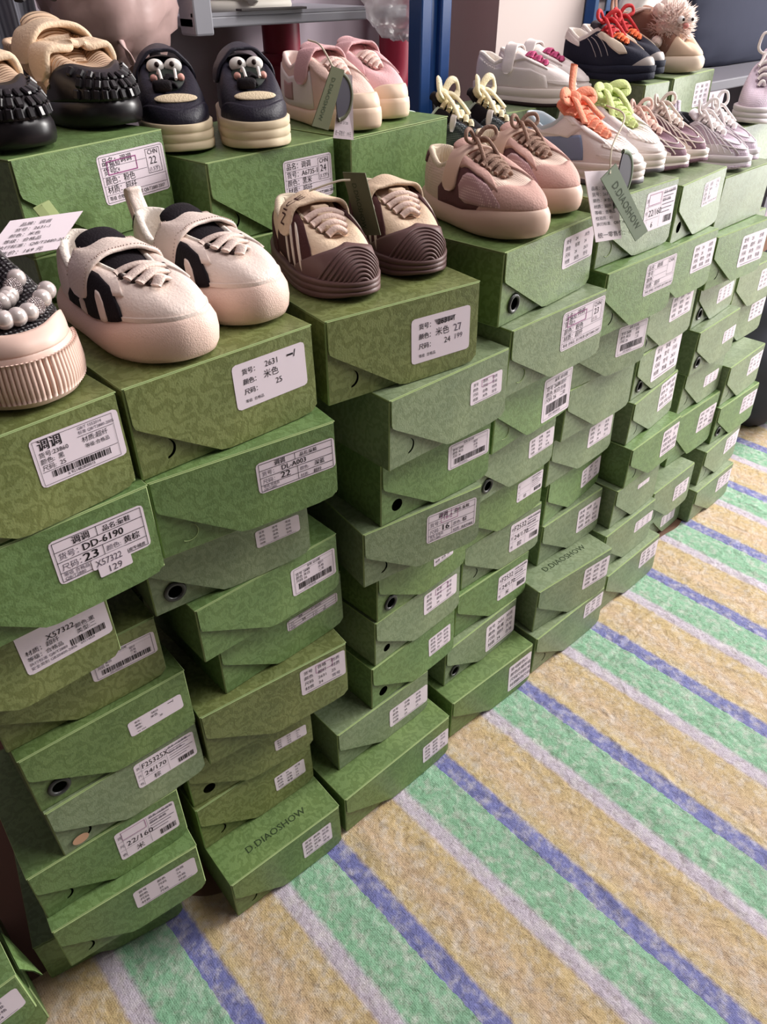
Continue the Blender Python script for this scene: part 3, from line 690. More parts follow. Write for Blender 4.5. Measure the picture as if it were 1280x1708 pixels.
# soft bags and cloths
def crumple(name, c, r, seed, m, label, cat, amp=.18, freq=9, parent=None, flat=None, smooth=True, floor=None):
    V, F = ball_vf((0, 0, 0), 1.0, 44, 30)
    out = []
    for v in V:
        q = Vector(v); n1 = noise.noise(q * freq * .22 + Vector((seed, 0, 0))); n2 = 1 - abs(noise.noise(q * freq * .5 + Vector((0, seed, 0)))) * 2
        s = 1 + amp * n1 + amp * .5 * n2
        out.append((c[0] + v[0] * r[0] * s, c[1] + v[1] * r[1] * s, max(c[2] + v[2] * r[2] * s, floor if floor is not None else -9)))
    zmin = min(p[2] for p in out)
    base = (c[0], c[1], zmin)
    o = make(name, [(p[0] - base[0], p[1] - base[1], p[2] - base[2]) for p in out], F, m, smooth=smooth, loc=base)
    return tag(o, label, cat)
def drape(name, x0, x1, y, z0, z1, m, label, cat, amp=.02, n=7, seed=0, bot=.05):
    """a hung cloth or bag: folded sheet with thickness"""
    G = []
    nu, nv = 60, 24
    for s in (0, 1):
        for i in range(nu):
            u = i / (nu - 1) if s == 0 else 1 - i / (nu - 1); row = []
            for j in range(nv):
                v = j / (nv - 1)
                f = amp * math.sin(u * n * 6.28 + seed + 2 * v) * (.4 + v * .8) + amp * 1.2 * ribbon_noise(u * 3, v * 3, 1.5, seed)
                zz = z1 + (z0 - z1) * v - bot * v * math.sin(u * math.pi) 
                row.append((x0 + (x1 - x0) * (u + .04 * math.sin(v * 4 + seed)), y + f + (0 if s == 0 else .03 + amp * math.sin(u * math.pi)), zz))
            G.append(row)
    V, F = grid_vf(np.array(G), True)
    F += [tuple(i * nv + nv - 1 for i in range(2 * nu)), tuple(i * nv for i in range(2 * nu - 1, -1, -1))]
    return tag(make(name, V, F, m, smooth=True), label, cat)
t = empty('hanging_coat', (.55, .78, 1.24), 0, 'grey ribbed cloth coat hanging at top left', 'coat')
d = drape('coat_body', -.25, .03, 0, -.10, .5, mat('grey_ribbed_cloth', (128, 128, 138), .9, .1, bump=.5, bscale=90, kind='ribx'), None, None, .014, 6, 2, .02); d.parent = t
for k in (0, 1): V, F = sweep_vf([(-.06, -.024, .03 + .1 * k), (-.06, -.030, .03 + .1 * k)], .008, .008, 2, 14, up=(0, 0, 1)); make('button', V, F, mat('dark_button', (50, 50, 54), .4), t, True)
V, F = sweep_vf([(-.1, .02, .5), (-.1, .05, .56), (-.1, .03, .62)], .004, .004, 12, 8); make('hook', V, F, M_STEEL, t, True)
M_PINKBAG = mat('dusty_pink_film', (190, 160, 156), .35, .5, bump=.6, bscale=26)
t = empty('pink_plastic_bag', (.705, .80, 1.22), 0, 'dusty pink plastic bag hanging behind the navy sneakers', 'bag')
o = crumple('bag_body', (0, 0, .09), (.125, .09, .14), 3.3, M_PINKBAG, None, None, .16, 8); o.parent = t
V, F = sweep_vf([(-.03, -.07, .02), (-.025, -.09, -.01), (-.01, -.08, -.035)], .006, .002, 12, 6); make('tie', V, F, M_PINKBAG, t, True)
V, F = sweep_vf([(-.04, 0, .21), (0, 0, .32), (.04, 0, .21)], .012, .004, 16, 8, up=(0, 1, 0)); make('handle', V, F, M_PINKBAG, t, True)
def film(name, rgb, al):
    m = mat(name, rgb, .18, .6, bump=.9, bscale=30)
    nt = m.node_tree; b = nt.nodes['Principled BSDF']; b.inputs['Alpha'].default_value = al
    return m
o = crumple('clear_plastic_bag', (1.36, .722, 1.275), (.105, .042, .085), 8.1, film('clear_film', (214, 206, 212), .5), 'crinkled clear plastic bag spilling over the shelf edge', 'bag', .25, 12)
o = crumple('dark_shoe_bundle', (1.27, 1.02, 1.345), (.07, .08, .075), 5.2, mat('dark_grey_cloth', (64, 58, 62), .9), 'dark bundle lying on the shelf behind the clear bag', 'bundle')
o = crumple('white_cloth_bag', (2.47, .80, 1.21), (.10, .05, .155), 2.2, mat('white_film', (222, 216, 212), .5, .3, bump=.5, bscale=16), 'white bag slumped behind the plush-toed boot', 'bag', .2, 8)
o = crumple('navy_cloth_bundle', (3.28, .80, 1.22), (.56, .07, .27), 6.6, mat('navy_cloth', (52, 54, 68), .9, .1, bump=.5, bscale=14), 'dark navy cloth bundle at the top right corner', 'bundle', .14, 7, floor=1.0315)
# what they lie on: a low counter behind the boxes
t = empty('side_counter', (2.08, .57, 0), 0, 'pale side counter behind the back row carrying the dark bundle', 'counter')
V, F = bevel_box_vf(0, 0, 1.0, 1.3, .32, 1.03, .004); make('counter_top', V, F, mat('grey_laminate', (92, 90, 98), .6), t)
for x in (.03, 1.23): V, F = box_vf(x, .02, 0, x + .04, .3, 1.0); make('side_panel', V, F, mat('grey_laminate', (92, 90, 98), .6), t)
o = crumple('dark_floor_bundle', (2.68, .20, .245), (.30, .2, .3), 4.4, mat('charcoal_cloth', (74, 74, 84), .9, .1, bump=.4, bscale=12), 'dark charcoal bundle on the floor beyond the end stack', 'bundle', .15, 7)

# opened box in the bottom left corner
shoe_box('shoe_box', (-.328, .022, 0), 0, .25, .111, green=1, label='green shoe box on the floor under the one with a popped side flap', group='stacked shoe boxes', seed=43, D=.2)
t = shoe_box('shoe_box', (-.325, -.011, .1112), 0, .245, .109, green=1, label='green shoe box with its side flap popped open, bottom left corner', group='stacked shoe boxes', seed=42, lab=(.5, .2, .97, .66), prn=lambda h: P_rows(h, 5))
G = [[(.2495, .008, .100), (.2495, .03, .104), (.2495, .07, .106)], [(.262, .012, .066), (.258, .04, .07), (.2525, .075, .078)], [(.268, .016, .034), (.262, .044, .04), (.2525, .08, .05)]]
G = np.array(G); G2 = G + np.array([.0015, 0, 0]); V, F = grid_vf(G); V2, F2 = grid_vf(G2); m = MB().add(V, F).add(V2, [tuple(reversed(f)) for f in F2])
m.build('side_flap', GREENS[1], t)
# ------------------------------------------------------------------ shoes
def ip(x, T): return np.interp(x, [t[0] for t in T], [t[1] for t in T])
def sp(v, p): return np.sign(v) * np.abs(v) ** p
class Shoe:
    """toe points along +x, heel at the origin; every skin is lofted between the sole's outline and the collar's rim"""
    def __init__(s, name, loc, yaw, label, group, side=1, L=.245, W=.102, hs=.030, toe=None, heel=None, bul=.004, uh=.088, tz=.108, vf=.64, vz=.066, n=2.5, spring=.006, dip=.80, tong=.018, cat='shoe', k2=.48, ankle=.30, zh=0, tw=.15):
        s.L, s.W, s.hs, s.bul, s.uh, s.tz, s.vf, s.vz, s.n, s.side, s.k2, s.tongz = L, W, hs, bul, uh, tz, vf, vz, n, side, k2, tong
        s.ht = toe or hs * 1.1; s.hh = heel or hs * 1.1; s.spring = spring; s.dip = dip; s.ank = ankle; s.tw = tw
        s.root = empty(name, (loc[0], loc[1], loc[2] + .0012), yaw, label, cat, group)
    # --- curves
    def hw(s, xf): return s.W * ip(xf, [(0, .36), (.12, .40), (.3, .40), (.45, .41), (.6, .46), (.74, .50), (.88, .48), (1, .42)])
    def bend(s, x): return -s.side * .05 * s.W * ((x / s.L - .35) * 1.6) ** 2
    def outline(s, a, off=0.0):
        a = np.asarray(a, float); c, d = np.cos(a), np.sin(a)
        def raw(a):
            c, d = np.cos(a), np.sin(a); x = s.L / 2 + s.L / 2 * sp(c, 2 / s.n); y = s.hw(x / s.L) * sp(d, 2 / s.n); return x, y + s.bend(x)
        x, y = raw(a)
        x1, y1 = raw(a + .02); x0, y0 = raw(a - .02); tx, ty = x1 - x0, y1 - y0; l = np.hypot(tx, ty) + 1e-9
        return x + ty / l * off, y - tx / l * off
    def zt(s, x): return ip(x / s.L, [(0, s.hh), (.25, s.hs), (.55, s.hs), (.8, s.hs + (s.ht - s.hs) * .75), (1, s.ht)])
    def zb(s, x): return s.spring * np.clip((x / s.L - .78) / .22, 0, 1) ** 2
    def P(s, a):
        x, y = s.outline(a, -.003); return np.stack([x, y, s.zt(x) - .003], -1)
    def Q(s, a):
        a = np.asarray(a, float); c, d = np.cos(a), np.sin(a)
        xh, xv = .035 * s.L, s.vf * s.L; x = (xh + xv) / 2 + (xv - xh) / 2 * c; f = x / s.L
        rw = s.W * ip(f, [(.03, s.ank * .9), (.18, s.ank), (.33, s.ank * .9), (.43, max(.2, s.tw * 1.2)), (s.vf, s.tw)])
        y = rw * sp(d, .8) + s.bend(x)
        z = ip(f, [(.03, s.uh), (.1, s.uh * .98), (.24, s.uh * s.dip), (.33, s.uh * (s.dip + .1)), (.42, s.tz), (s.vf - .02, s.vz + .002), (s.vf, s.vz)])
        return np.stack([x, y, z], -1)
    def S(s, a, t):
        a, t = np.broadcast_arrays(np.asarray(a, float), np.asarray(t, float)); P, Q = s.P(a), s.Q(a)
        dz = (Q - P)[..., 2:3]; ox, oy = np.cos(a), np.sin(a)
        B1 = P + np.concatenate([np.stack([ox, oy], -1) * .003, dz * .6], -1)
        dxy = (P - Q) * np.array([1, 1, 0]); B2 = Q + dxy * s.k2; B2[..., 2:3] += dz * .06
        u = t[..., None]
        return (1 - u) ** 3 * P + 3 * (1 - u) ** 2 * u * B1 + 3 * (1 - u) * u * u * B2 + u ** 3 * Q
    def N(s, a, t):
        e = .02; da = s.S(a + e, t) - s.S(a - e, t); dt = s.S(a, np.minimum(t + e, 1.0)) - s.S(a, np.maximum(t - e, 0))
        n = np.cross(da, dt); return n / (np.linalg.norm(n, axis=-1, keepdims=True) + 1e-9)
    def a_of(s, xf):
        """outline angle (0 toe .. pi heel) where the outline is at x = xf * L"""
        c = 2 * np.asarray(xf, float) - 1; return np.arccos(np.clip(sp(c, s.n / 2), -1, 1))
    def a_rim(s, xf):
        xh, xv = .035, s.vf; return np.arccos(np.clip((np.asarray(xf) - (xh + xv) / 2) / ((xv - xh) / 2), -1, 1))
    def ztong(s, x):
        return ip(x / s.L, [(.30, s.tz + s.tongz * 1.1), (.36, s.tz + s.tongz), (.42, s.tz + .004), (s.vf, s.vz + .001), (1, s.vz)])
    # --- parts
    def part(s, name, V, F, m, smooth=True, parent=None): return make(name, V, F, m, parent or s.root, smooth)
    def sole(s, m, lines=0, m2=None, name='sole', bul=None, split=None):
        a = np.linspace(0, 2 * np.pi, 88, endpoint=False); b = s.bul if bul is None else bul; R = []
        prof = [(-.012, 0), (-.004, .0), (.0 + b * .3, .05), (b * .8, .2), (b, .45), (b * .85, .7), (.0015, .9), (-.001, .97), (-.006, 1.0)]
        if lines:
            q = [(-.012, 0), (-.004, 0)]
            for k in range(lines):
                f0, f1 = k / lines, (k + 1) / lines; q += [(b * .8, f0 + .03), (b, f0 + .08), (b, f1 - .04), (b * .55, f1 - .012)]
            prof = q + [(-.006, 1.0)]
        for off, f in prof:
            x, y = s.outline(a, off); z = s.zb(x) * (1 - f) + f * s.zt(x); R.append(np.stack([x, y, z], -1))
        V, F = grid_vf(np.stack(R, 1), True); k = len(prof)
        F = list(F) + [tuple(i * k for i in range(87, -1, -1)), tuple(i * k + k - 1 for i in range(88))]
        o = s.part(name, V, F, m)
        if m2:
            R = []
            for off, f in [(-.01, -.001), (b + .0008, .0), (b + .0012, .1), (b + .0008, split or .22), (b * .5, (split or .22) + .02)]:
                x, y = s.outline(a, off); R.append(np.stack([x, y, s.zb(x) * (1 - f) + f * s.zt(x)], -1))
            V, F = grid_vf(np.stack(R, 1), True); s.part('outsole', V, F, m2)
        return o
    def sole_pt(s, a, f, off=.001):
        x, y = s.outline(a, s.bul * (1 - abs(f - .45)) + off); return np.stack([x, y, s.zb(x) * (1 - f) + f * s.zt(x)], -1)
    def upper(s, m, name='upper'):
        a = np.linspace(0, 2 * np.pi, 96, endpoint=False); t = np.linspace(0, 1, 16)
        A, T = np.meshgrid(a, t, indexing='ij'); V, F = grid_vf(s.S(A, T), True); return s.part(name, V, F, m)
    def lining(s, m, name='collar_lining', puff=.0035, m_in=None):
        a = np.linspace(0, 2 * np.pi, 72, endpoint=False); Q = s.Q(a); P = s.P(a); c = np.array([s.L * .28, 0, 0])
        d = (Q - c) * np.array([.6, 1, 0]); d /= np.linalg.norm(d, axis=1)[:, None] + 1e-9; up = np.array([0, 0, 1.0])
        low = P.copy(); x, y = s.outline(a, -.016); low[:, 0] = np.minimum(x, s.L * .93); low[:, 1] = y; low[:, 2] = s.hs + .006
        R = [Q + d * .0012 - up * .004, Q + d * .0022 + up * puff * .3, Q + d * .0005 + up * puff, Q - d * .004 + up * puff, Q - d * .008 + up * puff * .2, Q - d * .0095 - up * .008]
        base = R[-1]
        R += [base * .5 + low * .5, low]
        V, F = grid_vf(np.stack(R, 1), True); k = len(R); F = list(F) + [tuple(i * k + k - 1 for i in range(72))]
        return s.part(name, V, F, m)
    def tongue(s, m, top=.0, w=1.0, name='tongue', lean=.0, th=.005):
        xs = np.linspace(s.vf + .02, .335, 16); ph = np.linspace(-1.15, 1.15, 13); rows = []
        for lay in (0, 1):
            g = []
            for x in xs:
                f = (s.vf + .02 - x) / (s.vf + .02 - .335); ww = s.W * w * ip(f, [(0, s.tw * .9), (.5, max(.19, s.tw * 1.1)), (.9, .25), (1, .22)])
                z = s.ztong(x * s.L) - .002 + top * f ** 2 + (0.004 if lay == 0 else .004 - th)
                xx = x * s.L - lean * f ** 2
                g.append([(xx, ww * math.sin(p) + s.bend(xx), z - ww * .55 * (1 - math.cos(p))) for p in ph])
            rows.append(np.array(g))
        G = np.concatenate([rows[0], rows[1][:, ::-1]], 1); V, F = grid_vf(G, False, True); k = G.shape[1]
        F = [tuple(reversed(f)) for f in F]; n = len(xs); F += [tuple(range(k)), tuple((n - 1) * k + i for i in range(k - 1, -1, -1))]
        return s.part(name, V, F, m)
    def patch(s, name, m, side, ctl, d=.0015, na=28, nt=8, parent=None):
        """overlay on one flank: ctl = (x fraction, lower t, upper t), toe to heel"""
        xf = np.linspace(ctl[0][0], ctl[-1][0], na); sg = -1 if ctl[0][0] > ctl[-1][0] else 1
        lo = ip(sg * xf, [(sg * c[0], c[1]) for c in ctl]); hi = ip(sg * xf, [(sg * c[0], c[2]) for c in ctl])
        a = s.a_of(xf) * side; u = np.linspace(0, 1, nt); A = np.repeat(a[:, None], nt, 1); T = lo[:, None] + (hi - lo)[:, None] * u
        return s._skin(name, m, A, T, d, parent)
    def _skin(s, name, m, A, T, d, parent=None):
        T = np.clip(T, 0, 1); C = s.S(A, T); Nn = s.N(A, np.clip(T, .03, .97)); G = C + Nn * d; na, nt = A.shape
        V, F = grid_vf(G); base = C - Nn * .0006
        ring = [(i, 0) for i in range(na)] + [(na - 1, j) for j in range(1, nt)] + [(i, nt - 1) for i in range(na - 2, -1, -1)] + [(0, j) for j in range(nt - 2, 0, -1)]
        b = len(V); V = V + [tuple(base[i, j]) for i, j in ring]; k = len(ring)
        for q in range(k):
            i, j = ring[q]; i2, j2 = ring[(q + 1) % k]; F.append((i * nt + j, b + q, b + (q + 1) % k, i2 * nt + j2))
        me = s.part(name, V, F, m, True, parent)
        bm = bmesh.new(); bm.from_mesh(me.data); bmesh.ops.recalc_face_normals(bm, faces=bm.faces); bm.to_mesh(me.data); bm.free()
        return me
    def toecap(s, name, m, A0=1.2, smax=.5, d=.0018, p=2.0, s0=0.0):
        a = np.linspace(-A0, A0, 44); hi = s0 + (smax - s0) * np.maximum(.06, 1 - np.abs(a / A0) ** p); u = np.linspace(0, 1, 10)
        return s._skin(name, m, np.repeat(a[:, None], 10, 1), s0 + (hi - s0)[:, None] * u, d)
    def vampoval(s, name, m, ac=0.0, aw=.5, t0=.4, t1=.75, d=.0022):
        a = np.linspace(-1, 1, 24); half = np.sqrt(np.clip(1 - np.abs(a) ** 2.6, .02, 1)); u = np.linspace(-1, 1, 8); tc, th = (t0 + t1) / 2, (t1 - t0) / 2
        return s._skin(name, m, np.repeat((ac + aw * a)[:, None], 8, 1), tc + th * half[:, None] * u, d)
    def bars(s, m, n=4, r=.0032, x0=None, x1=.44, flat=.6, eyelet=None, zig=.012, name='lace', rx=None, lift=.004):
        x0 = x0 or s.vf - .03; mb = MB(); eb = MB()
        for k in range(n):
            xf = x0 + (x1 - x0) * k / max(1, n - 1); a = s.a_rim(xf)
            l = s.S(a, np.array(.88)); q = s.S(-a, np.array(.88)); nl, nq = s.N(a, np.array(.88)), s.N(-a, np.array(.88))
            l, q = l + nl * .003, q + nq * .003; zc = s.ztong(xf * s.L) + .004 + lift; sx = zig * (1 if k % 2 else -1)
            mid = (l + q) / 2
            for dd in ((sx, -sx) if zig else (0,)):
                P = [l + np.array([-dd * .3, 0, -.001]), l * .6 + q * .4 + np.array([dd * .2, 0, 0]), q + np.array([dd, 0, 0])]
                P = [l, np.array([mid[0] + dd * .3, l[1] * .45 + q[1] * .55 if False else mid[1] + (l[1] - mid[1]) * .5, zc - .002]), np.array([mid[0] + dd * .5, mid[1], zc]), np.array([mid[0] + dd * .8, mid[1] + (q[1] - mid[1]) * .5, zc - .002]), q + np.array([dd, 0, 0])]
                V, F = sweep_vf(P, rx or r, r * flat, 14, 7); mb.add(V, F)
            for w in (l, q): V, F = ball_vf(w, .0034, 8, 6); eb.add(V, F)
        mb.build(name, m, s.root, True)
        if eyelet: eb.build('eyelets', eyelet, s.root, True)
    def strap(s, m, xf=.46, half=.014, t0=.35, lift=.010, th=.0028, name='strap', dx=-.004, t1=.35, sweep=.0):
        """band lying on one flank, over the tongue and down the other flank"""
        zc = s.ztong(xf * s.L) + lift; sides = []; ag = np.linspace(.05, 2.9, 240)
        for sg, tb in ((1, t0), (-1, t1)):
            P, U = [], []
            for t in (tb, tb + (.86 - tb) * .5, .86):
                xt = (xf + sweep * (1 - t)) * s.L; row = s.S(sg * ag, np.full(240, t)); a = sg * ag[np.argmin(np.abs(row[:, 0] - xt))]
                n = s.N(a, np.array(t)) * np.array([.25, 1, 1]); n /= np.linalg.norm(n); p = s.S(a, np.array(t)) + n * (th + .0015); p[0] = xt; P.append(p); U.append(n)
            q = P[-1]; P.append(np.array([xf * s.L + dx * .5, q[1] * .62, max(zc - .0045, q[2] * .45 + zc * .55)])); U.append(np.array([0, sg * .5, .87])); sides.append((P, U))
        P = sides[0][0] + [np.array([xf * s.L + dx, 0, zc])] + sides[1][0][::-1]; U = sides[0][1] + [np.array([.08, 0, 1.])] + sides[1][1][::-1]
        Cc, Uc = catmull(P, 46), catmull(U, 46); Uc /= np.linalg.norm(Uc, axis=1)[:, None]
        w = np.linspace(0, 1, 46); e = np.minimum(w, 1 - w) / .07; rx = half * np.sqrt(np.clip(1 - np.clip(1 - e, 0, 1) ** 2.4, .12, 1))
        V, F = sweep_vf(Cc, rx, th, 0, 14, up=Uc, sq=.42); o = s.part(name, V, F, m); s.last_strap = Cc; s.last_up = Uc; return o
    def bow(s, m, c, w=.004, th=.0022, r=.026, tails=True, seed=1, name='lace_bow', h=.012):
        rr = random.Random(seed); mb = MB(); c = np.array(c)
        for sg in (-1, 1):
            k = np.array([rr.uniform(-.004, .004), 0, rr.uniform(0, .006)])
            P = [c, c + np.array([.004, sg * r * .5, h]) + k, c + np.array([.010, sg * r, h * 1.1]) + k, c + np.array([.014, sg * r * 1.15, h * .3]) + k, c + np.array([.014, sg * r * .8, -.002]) + k, c + np.array([.006, sg * r * .35, 0]), c]
            V, F = sweep_vf(P, w, th, 34, 7, up=(.8, 0, .6)); mb.add(V, F)
            if tails:
                P = [c, c + np.array([.014, sg * r * .35, .004]), c + np.array([.034, sg * r * .55, -.012]), c + np.array([.05, sg * r * .7, -.028 + rr.uniform(-.006, .006)])]
                V, F = sweep_vf(P, w * .9, th, 20, 7, up=(.6, 0, .8)); mb.add(V, F)
        V, F = ball_vf(c, w * 1.8, 10, 8); mb.add(V, F)
        return mb.build(name, m, s.root, True)
    def pull(s, m, name='heel_loop', h=.022, w=.007, out=.0, side=0):
        z = s.uh; P = [(.012, 0, z - .012), (.004 - out, 0, z + h * .6), (.002 - out, 0, z + h), (-.006 - out, 0, z + h * .8), (-.003, 0, z - .014)]
        V, F = sweep_vf(P, w, .0014, 24, 8, up=(1, 0, 0)); return s.part(name, V, F, m)
    def text(s, txt, m, side, xf0, t, size, d=.003, name='lettering', run=1):
        """words along a flank"""
        V, F, w = text_geo(txt); k = size / .72; out = []
        for a, c in V:
            xf = xf0 - side * run * a * k / s.L; aa = s.a_of(np.array(xf)) * side; tt = np.array(np.clip(t + c * k / .06, 0, 1)); p = s.S(aa, tt) + s.N(aa, tt) * d; out.append(tuple(p))
        return s.part(name, out, F if side * run < 0 else [tuple(reversed(f)) for f in F], m, False)
    def line(s, mb, A, T, r=.001, d=.001, n=20, rx=None):
        A, T = catmull(np.stack([A, T], 1), n).T; P = s.S(A, T) + s.N(A, T) * d; V, F = sweep_vf(P, rx or r, r, 0, 6, up=s.N(A, T)); mb.add(V, F)
def blob_vf(c, n, u, ru, rv, rn, nu=24, nv=14):
    """flattened ball lying on a surface: n its normal, u its long axis"""
    n = np.asarray(n, float); n = n / np.linalg.norm(n); u = np.asarray(u, float); u = u - n * (u @ n); u /= np.linalg.norm(u); v = np.cross(n, u)
    V, F = ball_vf((0, 0, 0), 1.0, nu, nv)
    V = [tuple(np.asarray(c) + u * ru * p[0] + v * rv * p[1] + n * rn * p[2]) for p in V]
    return V, F
def place(toe, direc, L):
    d = math.radians(direc); return (toe[0] - L * math.cos(d), toe[1] - L * math.sin(d), toe[2]), d
# ------------------------------------------------------------------ colours of the shoes
C = mat
M_CREAMLEATH = C('cream_leather', (232, 214, 204), .45, .4, bump=.25, bscale=500)
M_PINKSOLE = C('blush_rubber', (228, 198, 184), .5, .4, bump=.25, bscale=900)
M_BLACK = C('black_suede', (24, 18, 24), .75, .2, bump=.3, bscale=600)
M_WHITE = C('white_leather', (232, 222, 218), .42, .4, bump=.15, bscale=600)
M_WHITER = C('white_rubber', (226, 214, 206), .5, .4)
M_LININGW = C('white_terry', (236, 226, 216), .85, .1, bump=.5, bscale=400)
M_LINING = C('cream_knit_lining', (222, 206, 184), .85, .1, bump=.5, bscale=160, kind='ribx')
M_STITCH = C('stitch_thread', (196, 176, 166), .8)
M_HOLE = C('eyelet_dark', (46, 30, 28), .6)

def pairs(defs, group, cat='shoe'): pass

# --- cream sneakers with a black two-stripe flank and a strap, on the second stack
for i, (toe, dr, lab) in enumerate([((.336, -.008, .986), -88, 'cream strap sneaker with black stripe panel, beside the black pearl shoe'), ((.466, .022, .986), -84, 'cream strap sneaker with black stripe panel, beside the cream and brown sneakers')]):
    loc, d = place(toe, dr, .25)
    s = Shoe('sneaker', loc, d, lab, 'cream black-striped sneakers', side=1 if i else -1, L=.25, W=.112, hs=.030, toe=.050, heel=.034, bul=.006, uh=.084, tz=.084, vz=.070, n=2.7, spring=.004, vf=.77, tong=.008, dip=.70, tw=.23)
    s.sole(M_PINKSOLE, bul=.007); s.upper(M_CREAMLEATH); s.lining(M_LININGW, puff=.005); s.tongue(M_BLACK, .012, 1.15)
    s.patch('side_letter', M_BLACK, -1, [(.80, .05, .26), (.785, .04, .56), (.72, .04, .72), (.60, .05, .74), (.46, .06, .62), (.36, .08, .46), (.30, .10, .22)], .003, na=26)
    s.patch('letter_slot', M_CREAMLEATH, -1, [(.715, .05, .30), (.70, .04, .42), (.675, .04, .44), (.66, .05, .34)], .0042, na=10)
    s.patch('letter_slot', M_CREAMLEATH, -1, [(.50, .06, .20), (.47, .05, .26), (.44, .07, .20)], .0042, na=8)
    s.patch('heel_tab', M_BLACK, -1, [(.03, .45, .97), (.002, .45, .97)], na=8); s.patch('heel_tab', M_BLACK, 1, [(.03, .45, .97), (.002, .45, .97)], na=8)
    s.vampoval('toe_seam_band', M_CREAMLEATH, 0, 1.25, .02, .13, .002)
    s.patch('eyestay', M_CREAMLEATH, -1, [(.84, .46, .98), (.76, .40, .98), (.68, .55, .98), (.62, .70, .98)], .0022); s.patch('eyestay', M_CREAMLEATH, 1, [(.84, .46, .98), (.76, .40, .98), (.68, .55, .98), (.62, .70, .98)], .0022)
    s.bars(C('cream_lace', (226, 206, 196), .8, .1, bump=.4, bscale=700), 3, .0066, .755, .645, .4, M_HOLE, .012)
    s.strap(M_CREAMLEATH, .47, .024, .50, .010, t1=.26, sweep=-.03)
    mb = MB(); Cs = s.last_strap; st = MB()
    for sg in (-1, 1):
        for q in range(4, 42):
            n = s.last_up[q]; tt = Cs[q + 1] - Cs[q - 1]; sv = np.cross(tt / np.linalg.norm(tt), n); p = Cs[q] + sv * sg * .0205
            V, F = ball_vf(p + n * .0026, .0011, 5, 4); st.add(V, F)
        st.build('stitch_row', M_STITCH, s.root, True); st = MB()
    if i: s.pull(M_CREAMLEATH, 'heel_loop', .026, .011, .006)

# --- cream and brown sneakers with ridged toes
M_BR = C('brown_suede', (72, 44, 44), .75, .15, bump=.3, bscale=500); M_CRMW = C('white_slash', (226, 214, 202), .6); M_BRR = C('cocoa_rubber', (104, 78, 76), .5, .35); M_CRM = C('cream_suede', (222, 198, 172), .75, .15, bump=.3, bscale=500)
for i, (toe, dr, lab) in enumerate([((.583, .008, .984), -104, 'cream and brown sneaker with NICE written on its strap'), ((.712, .006, .984), -107, 'cream and brown ridged-toe sneaker beside the mauve lace-ups')]):
    loc, d = place(toe, dr, .23)
    s = Shoe('sneaker', loc, d, lab, 'cream and brown sneakers', side=1 if i else -1, L=.23, W=.106, hs=.024, toe=.026, heel=.032, bul=.004, uh=.080, tz=.088, vz=.062, n=2.4, spring=.008, vf=.71, tong=.008, tw=.22)
    s.sole(M_BRR, lines=3); s.upper(M_CRM); s.lining(M_LINING); s.tongue(C('pale_pink_canvas', (214, 186, 172), .8), .002)
    s.toecap('toe_bumper', M_BRR, 1.5, .74, .003, 1.2)
    mb = MB()
    for k in range(9):
        w = .16 + .09 * k; A = np.linspace(-w, w, 11); s.line(mb, A, np.maximum(.02, (.08 + .066 * k) * (1 - np.abs(A / w) ** 2)), .0019, .0034, 34)
    mb.build('toe_ridges', M_BRR, s.root, True)
    for side in (-1, 1):
        s.patch('flank_panel', M_BR, side, [(.80, .04, .40), (.76, .03, .80), (.66, .03, .97), (.45, .04, .97), (.32, .10, .80)], .0018)
        for q, x in enumerate((.72, .63, .53)): s.patch('slash', M_CRMW, side, [(x, .05, .16), (x - .02, .12, .50), (x - .04, .36, .62), (x - .055, .58, .64)], .0032, 10)
        s.patch('heel_panel', M_BR, side, [(.3, .02, .25), (.2, .02, .4), (.02, .02, .5)], .002)
    s.bars(C('blush_lace', (226, 200, 188), .8, .1, bump=.4, bscale=600), 4, .0055, .68, .54, .8, None, 0)
    mb = MB()
    for k in range(4):
        x = (.68 - .0467 * k) * s.L; V, F = bevel_box_vf(x - .006, -.011, s.ztong(x) + .004, x + .006, .011, s.ztong(x) + .0125, .002); mb.add(V, F)
    mb.build('lace_keepers', M_CRM, s.root, True)
    s.strap(M_CRM, .45, .021, .45, .010, t1=.40)
    if i == 0:
        V, F, w = text_geo('NICE'); Cs = s.last_strap; Us = s.last_up; k = .0128 / .72; out = []; stp = np.linalg.norm(Cs[34] - Cs[33])
        for a, c in V:
            f = 41.5 - a * k / stp; q = max(1, min(44, int(f))); p = Cs[q] + (Cs[q + 1] - Cs[q]) * (f - q); n = Us[q]; tt = Cs[q + 1] - Cs[q]; sv = np.cross(tt / np.linalg.norm(tt), n); sv = sv if sv[0] < 0 else -sv
            out.append(tuple(p + n * .0036 + sv * (c * k - .007)))
        s.part('lettering', out, F, M_BR, False)

